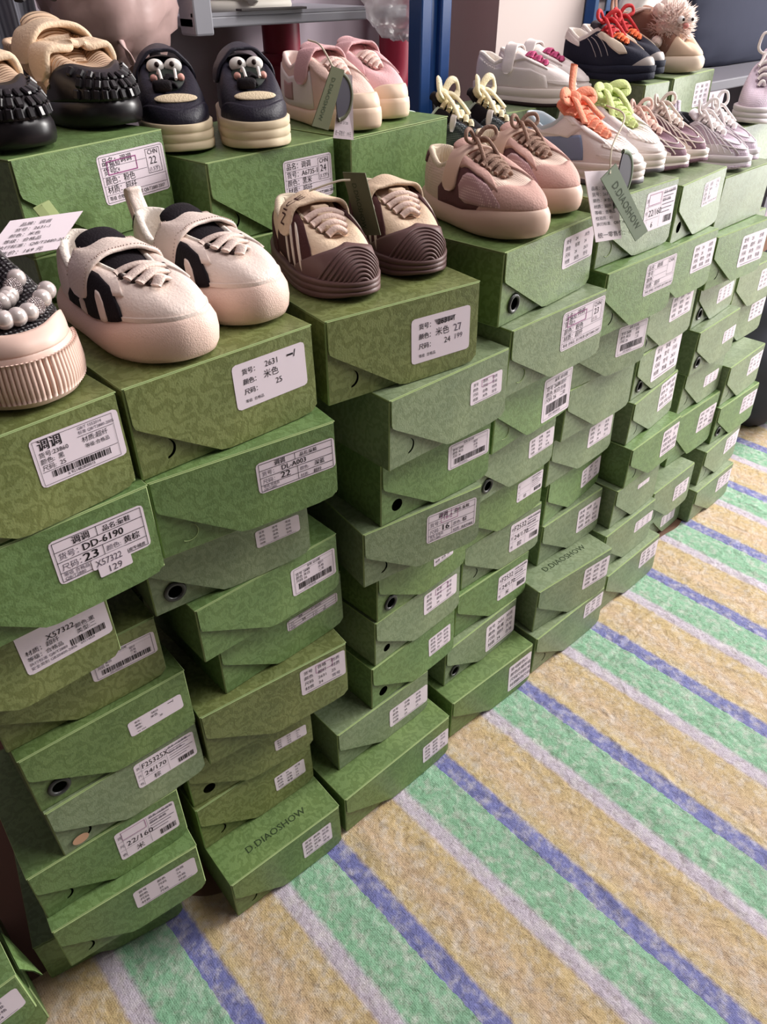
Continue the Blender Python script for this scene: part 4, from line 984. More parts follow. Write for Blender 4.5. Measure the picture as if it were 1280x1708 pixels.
# --- mauve lace-ups
M_MAUVE = C('mauve_suede', (198, 160, 150), .75, .15, bump=.3, bscale=500); M_PLUM = C('plum_suede', (104, 70, 74), .75, .15, bump=.3, bscale=500)
M_MESHP = mesh_mat('pink_mesh', (186, 150, 152), (226, 198, 198), 420); M_TAUPE = C('taupe_lace', (150, 122, 108), .8, .1, bump=.5, bscale=600); M_BEIGER = C('beige_rubber', (206, 176, 158), .5, .35)
for i, (toe, dr, lab) in enumerate([((.886, -.028, 1.005), -99, 'mauve and plum mesh lace-up sneaker in front, cream collar'), ((1.040, .016, 1.005), -101, 'mauve mesh lace-up sneaker behind its mate, nearer the coral laces')]):
    loc, d = place(toe, dr, .25)
    s = Shoe('sneaker', loc, d, lab, 'mauve lace-up sneakers', side=1 if i else -1, L=.25, W=.108, hs=.028, toe=.044, heel=.034, bul=.006, uh=.086, tz=.094, vz=.070, n=2.6, spring=.005, vf=.68, tong=.010, tw=.18)
    s.sole(M_BEIGER); s.upper(C('cream_mesh', (216, 192, 178), .8, bump=.4, bscale=420, kind='dots')); s.lining(M_LINING, puff=.006); s.tongue(M_MAUVE, .006)
    for side in (-1, 1):
        s.patch('quarter_panel', M_PLUM, side, [(.86, .02, .10), (.78, .02, .50), (.60, .02, .62), (.42, .02, .60), (.30, .02, .28)], .0014)
        s.patch('mesh_window', M_MESHP, side, [(.86, .06, .12), (.80, .06, .42), (.70, .08, .52), (.60, .10, .48), (.54, .18, .36)], .0026)
        s.patch('eyestay', M_MAUVE, side, [(.86, .34, .98), (.78, .52, .98), (.66, .60, .98), (.56, .66, .98), (.50, .62, .98)], .003)
        s.patch('heel_counter', M_PLUM, side, [(.10, .55, .95), (.003, .45, .97)], .002, 8)
    s.toecap('toe_overlay', M_MAUVE, 1.25, .62, .0022, 3)
    s.strap(C('blush_leather', (220, 188, 170), .5, .3), .42, .016, .25, .006, t1=.25)
    s.bars(M_TAUPE, 5, .0040, .65, .48, .8, None, .008); zc = s.ztong(.43 * s.L) + .014
    s.bow(M_TAUPE, (.43 * s.L, 0, zc), .0032, .0028, .024, True, 3 + i)

# --- black and grey sneakers with cream bows (behind)
M_KNIT = mesh_mat('grey_mesh', (60, 66, 70), (150, 158, 160), 500); M_CRL = C('cream_lace_wide', (232, 220, 186), .8, .1, bump=.5, bscale=500); M_SILV = C('silver_tape', (206, 198, 192), .3, .5)
for i, (toe, dr, lab) in enumerate([((1.235, .325, 1.0), -72, 'black sneaker with cream bow, next to the pink sneakers box'), ((1.332, .315, 1.0), -72, 'black sneaker with cream bow, next to the white pink-laced sneaker')]):
    loc, d = place(toe, dr, .225)
    s = Shoe('sneaker', loc, d, lab, 'black cream-laced sneakers', side=1 if i else -1, L=.225, W=.086, hs=.026, toe=.03, heel=.036, uh=.084, tz=.100, vz=.066)
    s.sole(C('black_rubber', (38, 38, 42), .5), lines=2); s.upper(M_BLACK); s.lining(C('mint_lining', (206, 222, 214), .8)); s.tongue(M_BLACK, .004)
    for side in (-1, 1): s.patch('mesh_panel', M_KNIT, side, [(.93, .02, .3), (.8, .02, .55), (.6, .03, .5), (.45, .03, .3)], .0015)
    s.toecap('toe_mesh', M_KNIT, 1.1, .7, .0018, 4); s.bars(M_CRL, 5, .0055, .62, .44, .8, None, .008); s.strap(M_SILV, .60, .006, .2, .006, name='silver_strap')
    s.bow(M_CRL, (.42 * s.L, 0, s.ztong(.42 * s.L) + .014), .0075, .003, .034, True, 8 + i, h=.022); s.pull(M_BLACK, h=.026)
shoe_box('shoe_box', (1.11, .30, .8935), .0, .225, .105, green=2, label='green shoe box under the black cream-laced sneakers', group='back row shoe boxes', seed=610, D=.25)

# --- white sneakers, one coral-laced and one lime-laced
M_CORAL = C('coral_lace', (240, 152, 124), .75, .1, bump=.6, bscale=420); M_LIME = C('lime_lace', (206, 220, 148), .75, .1, bump=.6, bscale=420); M_BLUEP = C('dusty_blue_leather', (128, 142, 172), .5, .3)
for i, (toe, dr, lab) in enumerate([((1.212, .010, 1.021), -92, 'white sneaker with coral lace and blue side panel'), ((1.325, .032, 1.021), -98, 'white sneaker with lime green lace')]):
    loc, d = place(toe, dr, .255)
    s = Shoe('sneaker', loc, d, lab, 'coral- and lime-laced sneakers', side=1 if i else -1, L=.255, W=.094, hs=.030, toe=.036, heel=.034, bul=.003, uh=.084, tz=.094, vz=.062, n=2.5, vf=.66, tong=.012, tw=.18)
    lc = M_LIME if i else M_CORAL
    s.sole(M_WHITER, lines=3, m2=C('grey_rubber', (96, 92, 96), .6)); s.upper(M_WHITE); s.lining(C('pale_blue_lining', (200, 214, 222), .8), puff=.006); s.tongue(lc if i else M_CORAL, .01, 1.15)
    for side in (-1, 1):
        s.patch('quarter_panel', M_BLUEP, side, [(.66, .05, .42), (.5, .03, .48), (.3, .03, .50), (.12, .03, .55)], .0014); s.patch('swoosh_overlay', M_WHITE, side, [(.70, .55, .98), (.55, .42, .92), (.36, .58, .80), (.20, .72, .80)], .002)
        s.patch('eyestay', M_WHITE, side, [(.86, .45, .97), (.76, .50, .97), (.62, .62, .97)], .0026)
    s.vampoval('toe_seam_band', M_WHITE, 0, 1.1, .10, .22, .0016); s.toecap('perforated_vamp', C('perforated_leather', (236, 224, 216), .5, .3, bump=.9, bscale=260, kind='dots'), .95, .97, .0012, 3, .35)
    s.bars(lc, 6, .0085, .63, .42, .45, None, .004, rx=.0085); s.bow(lc, (.40 * s.L, 0, s.ztong(.40 * s.L) + .014), .0085, .0026, .036, True, 21 + i, h=.010)
    if i: continue
    V, F = sweep_vf([(.40 * s.L, 0, s.ztong(.4 * s.L) + .016), (.36 * s.L, .006, s.ztong(.4 * s.L) + .04), (.34 * s.L, .012, s.ztong(.4 * s.L) + .066)], .0095, .003, 14, 8, up=(1, 0, 0)); s.part('lace_tail', V, F, lc)

# --- purple and cream runners
M_PURP = C('plum_knit', (128, 100, 112), .75, .15, bump=.4, bscale=500); M_CRLINE = C('cream_piping', (226, 212, 204), .6)
def runner(name, toe, dr, L, W, lab, group, side, base, line, lace, solec, lining, loops, seed):
    loc, d = place(toe, dr, L)
    s = Shoe(name, loc, d, lab, group, side=side, L=L, W=W, hs=.024, toe=.030, heel=.032, bul=.004, uh=.072, tz=.080, vz=.054, n=2.35, spring=.009, vf=.66, tong=.012)
    s.sole(solec, lines=2, m2=base, split=.3); s.upper(base); s.lining(lining); s.tongue(line, .006)
    for sd in (-1, 1):
        s.patch('flank_overlay', line, sd, [(.92, .03, .12), (.80, .03, .30), (.60, .03, .2), (.48, .04, .3), (.40, .1, .2)], .0015); s.patch('eyestay', line, sd, [(.82, .70, .97), (.72, .68, .97), (.56, .78, .97)], .002)
    mb = MB()
    for sd in (-1, 1):
        for q in range(6):
            x0 = .95 - .055 * q; a0, a1 = s.a_of(np.array(x0)) * sd, s.a_of(np.array(x0 - .12)) * sd; s.line(mb, np.array([a0, (a0 + a1) / 2, a1]), np.array([.10, .45, .85]), .0012, .0012, 14)
    A = np.linspace(-1.0, 1.0, 9); s.line(mb, A, .30 + 0 * A, .0014, .001, 24); s.line(mb, A, .50 + 0 * A, .0012, .001, 24)
    mb.build('piping_lines', line, s.root, True)
    s.bars(lace, 5, .0052, .62, .44, .8, None, .008)
    s.bow(lace, (.42 * s.L, 0, s.ztong(.42 * s.L) + .012), .0035, .0026, .026, True, seed, h=loops)
    s.pull(base, h=.024); return s
M_ECRU = C('ecru_lace', (222, 206, 196), .8, .1, bump=.5, bscale=500)
runner('running_shoe', (1.480, .068, .997), -95, .225, .080, 'purple and cream runner with pink bow, beside the lime-laced sneaker', 'purple and cream runners', -1, M_PURP, M_CRLINE, C('peach_lace', (220, 184, 172), .8, .1, bump=.4, bscale=500), M_WHITER, M_PURP, .014, 31)
runner('running_shoe', (1.574, .072, .997), -95, .225, .080, 'purple and cream runner with ecru laces, beside the lilac runners', 'purple and cream runners', 1, M_PURP, M_CRLINE, M_ECRU, M_WHITER, M_PURP, .014, 32)
M_LIL = C('lilac_mesh', (206, 190, 204), .7, .2, bump=.5, bscale=420, kind='dots'); M_SILVER = C('silver_leather', (216, 208, 212), .35, .5)
runner('running_shoe', (1.678, .030, .976), -97, .225, .080, 'lilac and silver runner with tall white bow, beside the purple runners', 'lilac runners', -1, M_LIL, M_SILVER, C('white_lace', (234, 226, 224), .8), M_SILVER, C('black_mesh', (40, 38, 44), .8), .018, 41)
runner('running_shoe', (1.772, .052, .976), -98, .225, .080, 'lilac and silver runner with white laces, nearest the right edge in front', 'lilac runners', 1, M_LIL, M_SILVER, C('white_lace', (234, 226, 224), .8), M_SILVER, C('black_mesh', (40, 38, 44), .8), .02, 42)

# --- white sneakers with magenta laces, raised row
M_MAG = C('magenta_lace', (196, 84, 128), .7, .2); M_MAR = C('maroon_tab', (110, 40, 56), .6)
for i, (toe, dr, lab) in enumerate([((1.53, .372, 1.0745), -80, 'white sneaker with magenta lace, front of its pair in the raised row'), ((1.616, .395, 1.0745), -85, 'white sneaker with magenta lace, half hidden behind its mate')]):
    loc, d = place(toe, dr, .25)
    s = Shoe('sneaker', loc, d, lab, 'white magenta-laced sneakers', side=1 if i else -1, L=.25, W=.084, hs=.032, toe=.036, heel=.036, bul=.003, uh=.088, tz=.094, vz=.070, n=2.6, vf=.66, tong=.010)
    s.sole(M_WHITER, lines=2, m2=M_HOLE, split=.2); s.upper(M_WHITE); s.lining(M_LININGW, puff=.006); s.tongue(M_WHITE, .008)
    for side in (-1, 1): s.patch('flank_panel', M_WHITE, side, [(.80, .02, .30), (.62, .02, .42), (.4, .02, .62), (.2, .02, .6), (.05, .02, .7)], .0018); s.patch('eyestay', M_WHITE, side, [(.86, .5, .97), (.70, .6, .97), (.56, .7, .97)], .0022)
    s.vampoval('toe_seam_band', M_WHITE, 0, 1.1, .12, .24, .0016); s.bars(M_MAG, 3, .005, .62, .50, .5, M_MAR, .006)
    mb = MB()
    for k in range(3):
        for sd in (-1, 1): a = s.a_rim(np.array(.62 - .06 * k)) * sd; p = s.S(a, np.array(.9)) + s.N(a, np.array(.9)) * .003; V, F = bevel_box_vf(p[0] - .006, p[1] - .008, p[2] - .003, p[0] + .006, p[1] + .008, p[2] + .003, .002); mb.add(V, F)
    mb.build('lace_tabs', M_MAR, s.root)
    s.strap(M_WHITE, .39, .014, .6, .008)
    if i == 0: s.text('COCO /', C('grey_print', (150, 138, 134), .6), -1, .12, .55, .009, .0034)

# --- black trainers with red bows and orange laces
M_NAVY = C('ink_suede', (36, 38, 52), .75, .15, bump=.3, bscale=500); M_RED = C('red_lace', (200, 62, 66), .7, .1, bump=.4, bscale=500); M_OR = C('orange_lace', (240, 120, 76), .7, .1, bump=.4, bscale=500); M_GREYT = C('grey_toe_rubber', (170, 162, 158), .5)
for i, (toe, dr, lab) in enumerate([((1.672, .286, 1.116), -98, 'black trainer with red bow and orange laces, nearer the white sneakers'), ((1.768, .312, 1.1185), -98, 'black trainer with red bow and orange laces, nearer the plush-toed boot')]):
    loc, d = place(toe, dr, .255)
    s = Shoe('trainer', loc, d, lab, 'red-laced black trainers', side=1 if i else -1, L=.255, W=.086, hs=.026, toe=.034, heel=.034, uh=.084, tz=.090, vz=.064, spring=.008, vf=.66, tong=.010)
    s.sole(M_NAVY, lines=2); s.upper(M_NAVY); s.lining(M_LININGW, puff=.007); s.tongue(C('orange_tongue', (60, 56, 60), .8), .006)
    s.toecap('toe_guard', M_GREYT, .8, .30, .003, 2)
    for side in (-1, 1): s.patch('side_panel', C('cream_panel', (206, 190, 170), .6), side, [(.86, .32, .62), (.78, .26, .78), (.68, .4, .8), (.60, .62, .78)], .002); s.patch('heel_panel', M_LININGW, side, [(.3, .55, .95), (.1, .5, .95), (.01, .5, .95)], .002)
    mb = MB()
    for q in range(3): 
        a0, a1 = -s.a_of(np.array(.66 - .07 * q)), -s.a_of(np.array(.58 - .07 * q)); s.line(mb, np.array([a0, (a0 + a1) / 2, a1]), np.array([.2, .5, .8]), .0008, .001, 14)
    mb.build('flank_stitching', M_GREYT, s.root)
    s.bars(M_OR, 3, .0042, .63, .56, .8, M_HOLE, .008); s.bars(M_RED, 2, .0042, .50, .45, .8, None, .006); s.bow(M_RED, (.42 * s.L, 0, s.ztong(.42 * s.L) + .014), .0044, .003, .030, True, 51 + i, h=.014)

# --- brown ankle boot with a plush toy on the toe
loc, d = place((1.905, .292, 1.1185), -88, .25)
s = Shoe('ankle_boot', loc, d, 'brown ankle boot with a fluffy plush head on its toe', None, L=.25, W=.104, hs=.030, toe=.038, heel=.036, bul=.006, uh=.112, tz=.118, vz=.062, vf=.56, n=2.6, dip=.96, ankle=.40, tong=.008, cat='boot')
M_BOOT = C('taupe_suede', (150, 112, 96), .8, .1, bump=.3, bscale=400)
s.sole(C('cream_sole', (222, 202, 180), .55), bul=.007); s.upper(M_BOOT); s.lining(C('boot_lining', (168, 140, 124), .9)); s.tongue(M_BOOT, 0)
s.toecap('toe_cap', C('cream_suede_toe', (214, 186, 160), .75), 1.2, .6, .003, 3)
for q in (.14, .12):
    P = [s.S(np.array(a), np.array(.97 if q == .14 else .86)) + s.N(np.array(a), np.array(.9)) * .004 for a in np.linspace(1.2, 5.1, 24)]
    V, F = sweep_vf(P, .003, .003, 60, 7); s.part('cord', V, F, C('pale_cord', (226, 206, 194), .7))
s.pull(M_BOOT, h=.03)
M_FUR = C('pink_fleece', (244, 216, 204), .95, .05, sheen=.6); fr = random.Random(9); fc = np.array((.160, -.004, .088)); mb = MB()
V, F = ball_vf(fc, .044, 24, 18); mb.add(V, F)
for q in range(1500):
    u = np.array([fr.gauss(0, 1) for _ in range(3)]); u /= np.linalg.norm(u); b0 = fc + u * .043; tdir = u + np.array([fr.gauss(0, .45) for _ in range(3)]); tip = b0 + tdir * .012; e1 = np.cross(u, [.3, .2, .9]); e1 /= np.linalg.norm(e1) + 1e-9; e2 = np.cross(u, e1)
    mb.add([b0 + e1 * .0022, b0 - e1 * .0012 + e2 * .002, b0 - e1 * .0012 - e2 * .002, tip], [(0, 1, 3), (1, 2, 3), (2, 0, 3)])
pl = mb.build('plush_head', M_FUR, s.root, True)
fd = np.array((.86, -.35, .12)); fd /= np.linalg.norm(fd); sd = np.cross(fd, [0, 0, 1]); sd /= np.linalg.norm(sd); upv = np.cross(sd, fd)
def at(a, b, c): return fc + sd * a + upv * b + fd * c
mbw, mbk, mbn = MB(), MB(), MB()
for q in (-1, 1):
    mbw.add(*ball_vf(at(q * .014, .010, .048), .008)); mbk.add(*ball_vf(at(q * .013, .010, .0555), .0035))
mbw.build('plush_eye_whites', C('white_plastic', (240, 236, 232), .3), pl, True); mbk.build('plush_pupils', M_HOLE, pl, True)
mbn.add(*ball_vf(at(0, -.002, .051), .007, sz=.8)); mbn.build('plush_nose', C('rose_felt', (206, 140, 134), .9), pl, True)
for p in ((-.044, .026, .004), (.04, .034, .0), (.045, -.03, .01), (-.03, .05, -.02)): MB().add(*ball_vf(at(*p), .0135, 16, 12)).build('plush_pompom', C('pale_fleece', (240, 216, 204), .95, .05, sheen=.6, bump=.8, bscale=300), pl, True)
for k in range(3): MB().add(*ball_vf(at(-.03 + .02 * k, .04 + .006 * (k % 2), -.012), .017, 16, 12)).build('plush_curl', C('pale_fleece', (240, 216, 204), .95), pl, True)

# --- lilac runner cut by the right edge
M_NST = C('grey_suede', (158, 142, 146), .8, .1)
loc, d = place((2.06, .205, 1.0015), -160, .26)
s = Shoe('running_shoe', loc, d, 'chunky lilac runner with grey slanted stripes cut off at the right edge', None, L=.26, W=.10, hs=.036, toe=.04, heel=.044, bul=.006, uh=.10, tz=.125, vz=.074)
s.sole(C('lilac_white_rubber', (206, 196, 200), .5), lines=3); s.upper(M_LIL); s.lining(M_SILVER); s.tongue(M_LIL, .01)
for x in (.78, .62, .46): s.patch('stripe', M_NST, 1, [(x, .08, .2), (x - .04, .06, .62), (x - .09, .2, .7)], .002, 8)
s.patch('stripe', M_NST, 1, [(.74, .06, .16), (.42, .06, .14)], .002, 8); s.patch('stripe', M_NST, 1, [(.70, .52, .64), (.40, .5, .62)], .0022, 8)
s.bars(C('white_lace', (234, 226, 224), .8), 4, .005, .62, .46, .8, None, .008); s.bow(C('white_lace', (234, 226, 224), .8), (.42 * s.L, 0, s.ztong(.42 * s.L) + .014), .0036, .003, .03, True, 61, h=.034)

# --- black and white pair far behind, at the navy bundle
for i, (x, y) in enumerate(((2.39, .54), (2.52, .57))):
    s = Shoe('sneaker', (x - .05, y + .11, 1.031), math.radians(-12), f"blurred black and white sneaker by the navy bundle, {'front one' if i == 0 else 'rear one'}", 'black and white sneakers behind', side=1 if i else -1, L=.14, W=.06, hs=.022, uh=.06, tz=.07, vz=.048)
    s.sole(M_WHITER); s.upper(M_BLACK); s.lining(M_HOLE); s.tongue(M_BLACK); s.toecap('toe_cap', M_WHITE, 1.1, .5)
    s.patch('side_panel', M_WHITE, -1, [(.7, .1, .6), (.5, .1, .8), (.3, .1, .5)]); s.bars(M_WHITE, 3)
# --- navy sneakers with googly eyes, raised row
M_INDIGO = C('navy_leather', (34, 32, 46), .5, .35, bump=.25, bscale=500); M_CRS = C('cream_foxing', (226, 208, 176), .55, .35); M_GRN = C('bottle_green_leather', (26, 36, 30), .5, .3)
M_OVAL = C('cream_toe_patch', (222, 204, 174), .8, .1, bump=.5, bscale=600); M_EYE = C('white_enamel', (242, 238, 232), .25, .5); M_CHEEK = C('pink_enamel', (226, 168, 156), .5)
for i, (toe, dr, lab) in enumerate([((.560, .350, 1.109), -114, 'navy googly-eyed sneaker beside the black-toed beige boots'), ((.662, .292, 1.109), -114, 'navy googly-eyed sneaker beside the pink sneakers')]):
    loc, d = place(toe, dr, .24)
    s = Shoe('sneaker', loc, d, lab, 'navy googly-eyed sneakers', side=1 if i else -1, L=.24, W=.104, hs=.036, toe=.038, heel=.038, bul=.003, uh=.094, tz=.102, vz=.070, n=2.6, spring=.004, dip=.92, tong=.004, vf=.66)
    s.sole(M_CRS, lines=3); s.upper(M_INDIGO); s.lining(M_BLACK); s.tongue(M_INDIGO, .0, 1.2)
    pc = s.S(np.array(0.), np.array(.62)); pn = s.N(np.array(0.), np.array(.62)); V, F = blob_vf(pc, pn, (0, 1, 0), .030, .013, .0035); s.part('toe_patch', V, F, M_OVAL)
    s.toecap('mudguard', M_INDIGO, 1.35, .34, .002, 4)
    s.strap(M_INDIGO, .42, .026, .40, .012, t1=.40); s.pull(M_BLACK, 'heel_loop', .012, .009)
    zc = s.ztong(.60 * s.L); fc = np.array([.60 * s.L, 0, zc + .002])
    V, F = blob_vf(fc + np.array([.004, 0, -.001]), (.45, 0, .9), (0, 1, 0), .030, .026, .010); fp = s.part('face_panel', V, F, M_GRN)
    ew, ek, ch, tr = MB(), MB(), MB(), MB()
    for q in (-1, 1):
        e = fc + np.array([-.012, q * .0125, .016]); ew.add(*ball_vf(e, .0115, 18, 12, .75, 1.1, .85)); ek.add(*ball_vf(e + np.array([.0075, q * -.002, .003]), .0036, 10, 8))
        ch.add(*ball_vf(fc + np.array([.014, q * .019, .004]), .0052, 10, 8))
        P = [fc + np.array([.012, q * .012, .010]), fc + np.array([.020, q * .011, .014]), fc + np.array([.034, q * .010, .004])]; tr.add(*sweep_vf(P, .0022, .0022, 10, 8))
    ew.build('eye_whites', M_EYE, fp, True); ek.build('pupils', M_HOLE, fp, True); ch.build('cheeks', M_CHEEK, fp, True); tr.build('white_cords', M_EYE, s.root, True)
    V, F = bevel_box_vf(.030, -.024, -.010, .046, .002, .004, .004); m = MB().add([tuple(np.array(v) + fc) for v in V], F); m.build('cord_toggle', M_BLACK, s.root, True)
    s.bars(M_BLACK, 2, .004, .64, .60, .7)
# --- black-toed beige boots, far left of the raised row
M_BEIGEK = C('beige_knit', (222, 190, 162), .85, .1, bump=.9, bscale=95, kind='ribx'); M_BEIGEL = C('beige_webbing', (230, 204, 176), .75, .1, bump=.4, bscale=420); M_RUB = C('glossy_black_rubber', (26, 22, 26), .35, .5)
for i, (toe, dr, lab) in enumerate([((.500, .372, 1.147), -82, 'black-toed beige strap boot beside the navy googly-eyed sneaker'), ((.338, .300, 1.147), -82, 'black-toed beige strap boot cut off at the left edge')]):
    loc, d = place(toe, dr, .26)
    s = Shoe('strap_boot', loc, d, lab, 'black-toed beige boots', side=-1 if i else 1, L=.26, W=.112, hs=.030, toe=.036, heel=.036, bul=.005, uh=.090, tz=.100, vz=.070, n=2.6, dip=.94, vf=.66, ankle=.36, tong=.014, cat='boot', tw=.2)
    s.sole(M_RUB); s.upper(M_BEIGEK); s.lining(M_BEIGEK); s.tongue(M_BEIGEK, .01, 1.25)
    s.toecap('rubber_toe_guard', M_RUB, 1.5, .62, .004, 3)
    for sd in (-1, 1): s.patch('rubber_heel_guard', M_RUB, sd, [(.5, .0, .10), (.3, .0, .45), (.01, .0, .55)], .003)
    mb = MB()
    for r in range(3):
        for q in range(-5, 6):
            a = .17 * q + (.085 if r % 2 else 0); t = .10 + .14 * r
            if t > .56 * (1 - abs(a / 1.5) ** 4): continue
            p = s.S(np.array(a), np.array(t)); n = s.N(np.array(a), np.array(t)); e1 = s.S(np.array(a + .02), np.array(t)) - p; e1 /= np.linalg.norm(e1); e2 = np.cross(n, e1)
            V, F = bevel_box_vf(-.0042, -.0062, .002, .0042, .0062, .0085, .0018, 1)
            mb.add([tuple(p + e1 * v[0] + e2 * v[1] + n * v[2]) for v in V], F)
    mb.build('toe_lugs', M_RUB, s.root)
    s.strap(M_BEIGEL, .60, .021, .30, .014, .0050, t1=.2); s.strap(M_BEIGEL, .43, .026, .45, .012, .0045, t1=.4)
    P = [s.S(-s.a_of(np.array(.66)), np.array(.15)) + np.array([0, -.004, 0]), s.S(-s.a_of(np.array(.6)), np.array(.6)) + np.array([0, -.006, 0]), np.array([.60 * s.L, 0, s.ztong(.60 * s.L) + .020])]
    V, F = sweep_vf(P, .006, .002, 18, 8, up=(0, -1, .4)); s.part('strap_end', V, F, M_BEIGEL)
    z = s.ztong(.335 * s.L) + .030; V, F = sweep_vf([(.36 * s.L, -.026, z - .006), (.345 * s.L, 0, z + .003), (.36 * s.L, .026, z - .006)], .010, .0022, 14, 8); pt = s.part('pull_tab', V, F, C('black_tab', (40, 38, 40), .7))
    Vt, Ft, w = text_geo('baba'); k = .046 / w; make('lettering', [(.362 * s.L + .002 - v[1] * k * 1.1 + .004, -.023 + v[0] * k, z + .0062 - .010 * ((-.023 + v[0] * k) / .026) ** 2) for v in Vt], Ft, C('white_print', (224, 214, 204), .6), pt)
# --- pink sneakers
M_PINK = C('pink_suede', (222, 178, 180), .75, .15, bump=.3, bscale=500); M_BLUSH = C('blush_suede', (224, 194, 182), .75, .15, bump=.3, bscale=500); M_GUM = C('cream_gum_toe', (232, 206, 182), .5, .35)
for i, (toe, dr, lab) in enumerate([((.872, .305, 1.108), -97, 'pink sneaker with a hang tag, beside the navy googly-eyed sneaker'), ((.990, .350, 1.108), -97, 'pink sneaker behind its mate, nearest the blue post')]):
    loc, d = place(toe, dr, .255)
    s = Shoe('sneaker', loc, d, lab, 'pink sneakers', side=1 if i else -1, L=.255, W=.100, hs=.022, toe=.036, heel=.030, bul=.003, uh=.090, tz=.098, vz=.068, n=2.6, spring=.004, vf=.69, tong=.008, tw=.18)
    up = M_PINK if i else M_BLUSH
    s.sole(M_GUM); s.upper(up); s.lining(C('pink_satin_lining', (232, 206, 198), .5), puff=.006); s.tongue(M_PINK, .006)
    s.toecap('toe_cap', M_GUM, 1.0, .34, .0026, 3)
    for side in (-1, 1):
        s.patch('flank_panel', M_WHITE, side, [(.62, .03, .5), (.4, .03, .55), (.15, .03, .6), (.02, .03, .6)], .0016); s.patch('square_badge', C('mauve_badge', (186, 150, 148), .7), side, [(.34, .12, .42), (.20, .12, .42)], .0026, 6); s.patch('eyestay', up, side, [(.84, .40, .97), (.72, .46, .97), (.58, .62, .97)], .0026)
    s.bars(C('pale_pink_lace', (228, 200, 190), .8, .1, bump=.4, bscale=500), 4, .0046, .66, .55, .7, None, .008); s.strap(M_PINK, .46, .021, .40, .012, t1=.35)
# --- black pearl shoe on the first stack
M_SEQ = C('black_sequins', (30, 26, 30), .3, .6, bump=1.0, bscale=380, kind='dots'); M_PEARL = C('pearl', (222, 210, 206), .18, .6, .25, coat=.6); M_PTOE = C('blush_toe_rubber', (232, 200, 186), .42, .4)
loc, d = place((.196, .002, .986), -82, .25)
s = Shoe('pearl_shoe', loc, d, 'black sequined shoe with pearl strings and a ribbed blush toe', None, L=.25, W=.124, hs=.034, toe=.058, heel=.036, bul=.006, uh=.09, tz=.115, vz=.078, n=2.5, spring=.003, vf=.66, tong=.02)
s.sole(M_PTOE); s.upper(M_SEQ); s.lining(M_BLACK); s.tongue(M_SEQ, .012, 1.3); s.toecap('toe_cap', M_PTOE, 1.25, .36, .003, 3)
mb = MB()
for q in range(-17, 18):
    a = q * .062; P = [s.sole_pt(np.array(a), f, .0008) for f in (.16, .4, .65, .86)]
    nrm = np.array([math.cos(a), math.sin(a), 0]); V, F = sweep_vf(P, .0024, .0020, 10, 6, up=nrm); mb.add(V, F)
mb.build('toe_ribs', M_PTOE, s.root, True)
bd = MB(); gl = MB()
for r, (t0, amp) in enumerate(((.52, .9), (.80, .8))):
    for q in range(9):
        a = -amp + 2 * amp * q / 8 + .05 * r; t = t0 - .10 * (a / amp) ** 2; p = s.S(np.array(a), np.array(t)) + s.N(np.array(a), np.array(t)) * .008
        (gl if q % 4 == 2 + r else bd).add(*ball_vf(p, .0088, 16, 12))
bd.build('pearls', M_PEARL, s.root, True); gl.build('rhinestone_beads', C('rhinestone', (190, 176, 176), .15, .8, .6, bump=1.0, bscale=900, kind='dots'), s.root, True)
P = [(.62 * s.L, 0, s.vz + .010), (.5 * s.L, .03, s.tz + .004), (.40 * s.L, .046, s.tz + .010), (.30 * s.L, .03, s.tz + .02)]
V, F = sweep_vf([(.70 * s.L, .036, .072), (.56 * s.L, .044, .085), (.44 * s.L, .040, .112), (.34 * s.L, .018, .14)], .014, .003, 24, 8, up=(0, .6, .8)); s.part('net_band', V, F, C('glitter_net', (66, 60, 62), .35, .6, bump=1.0, bscale=600, kind='dots'))
V, F = sweep_vf([(.40 * s.L, -.02, .135), (.36 * s.L, .01, .16), (.30 * s.L, .036, .168), (.33 * s.L, .05, .15)], .016, .004, 24, 8, up=(.5, .2, .8)); s.part('net_bow', V, F, C('black_tulle', (30, 26, 30), .9, .1, bump=1, bscale=300))

# ------------------------------------------------------------------ hang tags
M_TAGG = C('grey_green_card', (108, 120, 100), .6, .2, var=.08, vscale=30); M_TAGD = C('dark_olive_card', (92, 94, 70), .6, .2); M_STRING = C('cotton_string', (206, 196, 176), .9); M_DISC = C('plum_black_card', (58, 54, 66), .5, .3); M_OLIVE = C('olive_gum', (74, 74, 54), .5)
def card(name, q, m, parent, th=.0014, off=(0, 0, 0)):
    """rigid card through four corners: TL, TR, BR, BL"""
    q = np.array(q, float) + np.array(off); n = np.cross(q[1] - q[0], q[3] - q[0]); n /= np.linalg.norm(n); n = -n if n[1] > 0 else n
    V = [tuple(p + n * th) for p in q] + [tuple(p) for p in q]; F = [(0, 1, 2, 3), (7, 6, 5, 4)] + [(i, i + 4, (i + 1) % 4 + 4, (i + 1) % 4) for i in range(4)]
    o = make(name, V, F, m, parent); bm = bmesh.new(); bm.from_mesh(o.data); bmesh.ops.recalc_face_normals(bm, faces=bm.faces); bm.to_mesh(o.data); bm.free(); return o, q, n
def on_card(q, n, x, y, th): return q[0] + (q[1] - q[0]) * x + (q[3] - q[0]) * y + n * th
def card_print(name, q, n, p, h, m, parent, th=.0018):
    make(name, [tuple(on_card(q, n, x, y / h, th)) for x, y in p.V], p.F, m, parent, fm=p.M)
def price_print(price):
    p = Print(); h = 2.0; rows = ('品名：童鞋', '货号：2631', '颜色：米色', '材质：超纤', '等级：合格品', '检验员：01', '执行标准：QB/T2880')
    for k, t in enumerate(rows): p.t(.12, .5 + k * .17, .085, t)
    p.t(.10, 1.88, .13, '统一零售价：' + price + '元'); return p, h
